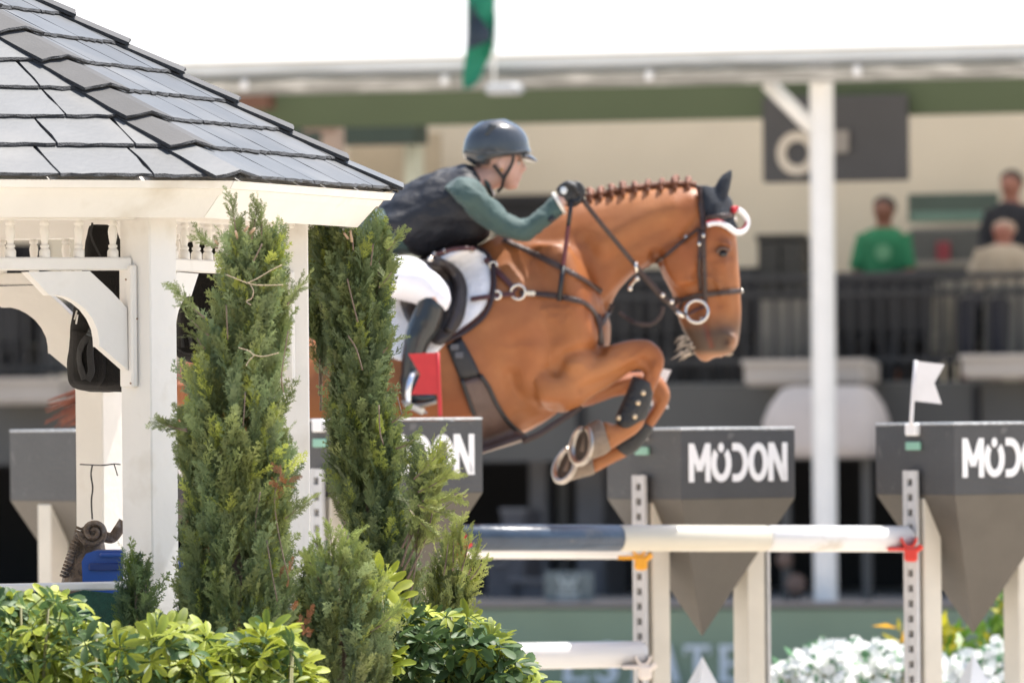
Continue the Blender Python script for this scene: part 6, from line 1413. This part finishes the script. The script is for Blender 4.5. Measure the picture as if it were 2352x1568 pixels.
shrub('dark green schefflera hedge below the cedars at the bottom centre', [(830, 1420), (870, 1400), (920, 1380), (980, 1365), (1040, 1375), (1100, 1395), (1150, 1430), (1180, 1470), (1215, 1515), (1235, 1560)], 23.0, .45, 240, 420, (0, .10, .45), 42, smin=.6, smax=.9)
shrub('few bright schefflera leaves rising between the cedar trunks', [(755, 1300), (800, 1290), (860, 1285), (900, 1330)], 22.7, .12, 16, 8, (0, .8, .0), 43, zlow=1.3)

# ------------------------------------------------------------------ white flower bed and yellow croton plants behind the right wing
M_PET = mat('white_petals', (.86, .87, .84), .6, .04, 40, trans=.35); M_FLV = mat('flower_leaves', (.13, .28, .14), .5, .3, 30, trans=.3); M_CRO = mat('croton_leaf', (1, 1, 1), .4, .1, 30, attr='leaf', trans=.3)
def flowers(label, u0, u1, top, D, seed):
    rng = np.random.default_rng(seed); us = [q[0] for q in top]; vv = [q[1] for q in top]; t = thing('flowering_bush', label, 'flower bush', (float(P((u0 + u1) / 2, 0, D).x), D, 0), group='white flower bed'); V = []; Q = []; V2 = []; Q2 = []
    for k in range(int((u1 - u0) * 2.4)):
        u = rng.uniform(u0, u1); vt = np.interp(u, us, vv); v = vt + rng.random() ** .8 * (1640 - vt); dd = D - (v - vt) / 640 * .5 + rng.uniform(0, .2); p = np.array(P(u, v, dd))
        nrm = np.array([rng.normal(0, .4), -.7, .6 + rng.normal(0, .3)]); nrm /= np.linalg.norm(nrm); x = np.cross(nrm, [0, 0, 1.]); x /= np.linalg.norm(x); y = np.cross(nrm, x); r = rng.uniform(.018, .032)
        for j in range(6):
            a = 2 * math.pi * j / 6 + rng.uniform(-.2, .2); e1 = x * math.cos(a) + y * math.sin(a); e2 = -x * math.sin(a) + y * math.cos(a); i = len(V)
            V.extend([p, p + e1 * r * .6 + e2 * r * .38 + nrm * r * .25, p + e1 * r * 1.05 + nrm * r * .1, p + e1 * r * .6 - e2 * r * .38 + nrm * r * .25]); Q.append((i, i + 1, i + 2, i + 3))
        if k % 5 == 0:
            for j in range(3):
                a = rng.uniform(0, 6.28); e1 = x * math.cos(a) + y * math.sin(a) + nrm * rng.uniform(-.2, .6); e2 = np.cross(e1, nrm); L = rng.uniform(.04, .07); i = len(V2)
                b = p - nrm * .02; V2.extend([b, b + e1 * L * .5 + e2 * L * .25, b + e1 * L, b + e1 * L * .5 - e2 * L * .25]); Q2.append((i, i + 1, i + 2, i + 3))
    o = link('blossoms', fast_mesh('blossoms', np.array(V), np.array(Q)), M_PET, t); o['kind'] = 'stuff'; o = link('foliage', fast_mesh('foliage', np.array(V2), np.array(Q2)), M_FLV, t); o['kind'] = 'stuff'
    mb = MB(); xs = [P(u, 1560, D).x for u in np.linspace(u0, u1, 6)]
    for x in xs[1:-1]: mb.tube([Vector((x, D, 0)), Vector((x + .02, D, P(0, 1560, D).z))], [.012, .006], 6)
    o = mb.build('stems', M_STEM, t, True); o['kind'] = 'stuff'
ftop = [(1760, 1545), (1800, 1520), (1840, 1495), (1880, 1475), (1940, 1465), (2000, 1472), (2060, 1480), (2100, 1490), (2150, 1500), (2200, 1505), (2260, 1480), (2300, 1460), (2340, 1450), (2400, 1440)]
flowers('white flower bush left of the right jump wing', 1765, 1960, ftop, 33.2, 51)
flowers('white flower bush directly behind the steel track of the right wing', 1960, 2130, ftop, 33.4, 52)
flowers('white flower bush around the white pyramid at the right edge', 2130, 2400, ftop, 33.3, 53)
def croton(label, u, v0, v1, D, n, seed, spread=28, col=((.42, .40, .02), (.12, .26, .03))):
    rng = np.random.default_rng(seed); t = thing('croton_plant', label, 'plant', (float(P(u, 0, D).x), D, 0), group='yellow-green plants in the flower bed'); V = []; Q = []; C = []
    for k in range(n):
        p = np.array(P(u + rng.normal(0, spread), rng.uniform(v0, v1), D + rng.uniform(-.1, .1))); d = np.array([rng.normal(0, .6), rng.normal(0, .5), rng.uniform(.2, 1)]); d /= np.linalg.norm(d); s = np.cross(d, rng.normal(0, 1, 3)); s /= np.linalg.norm(s); L = rng.uniform(.06, .12); w = L * .16; i = len(V); c = np.array(col[0]) if rng.random() < .55 else np.array(col[1])
        n_ = np.cross(s, d)
        V.extend([p, p + d * L * .5 + s * w, p + d * L - n_ * L * .15, p + d * L * .5 - s * w]); C.extend([(*c, 1)] * 4); Q.append((i, i + 1, i + 2, i + 3))
    o = link('leaves', fast_mesh('leaves', np.array(V), np.array(Q), np.array(C)), M_CRO, t); o['kind'] = 'stuff'
    mb = MB(); mb.tube([Vector((P(u, 0, D).x, D, 0)), P(u, (v0 + v1) / 2, D), P(u, v0, D)], [.012, .008, .004], 6); mb.build('stem', M_STEM, t, True)
croton('yellow and green leafy plant at the right edge below the grey wing', 2325, 1350, 1500, 33.9, 130, 61, 26)
croton('yellow-green plant between the cream post and the grey pyramid tip', 2165, 1440, 1520, 33.8, 70, 62, 22)
croton('green plant with white tips right of the grey pyramid tip', 2280, 1440, 1530, 33.9, 70, 63, 24, ((.20, .36, .04), (.10, .26, .05)))
croton('thin yellow flower stalk beside the steel track', 2070, 1432, 1510, 33.9, 16, 64, 7, ((.75, .42, .02), (.5, .45, .05)))
def grey_pot(label, u, v0, D):
    t = thing('garden_lantern', label, 'lantern', P(u, 1560, D)); mb = MB(); c = P(u, v0, D); mb.lathe([(.075, c.z - .45), (.08, c.z - .20), (.05, c.z - .17), (.03, c.z - .10), (.028, c.z - .02), (.012, c.z)], 12, (c.x, c.y, 0)); mb.build('lantern_body', mat('pale_violet_grey', (.33, .33, .42), .6), t, True)
    mb = MB(); mb.lathe([(.05, 0), (.05, c.z - .44)], 10, (c.x, c.y, 0)); mb.build('lantern_post', bpy.data.materials['pale_violet_grey'], t, True)
grey_pot('pale violet-grey garden lantern among the white flowers', 2062, 1470, 34.2)
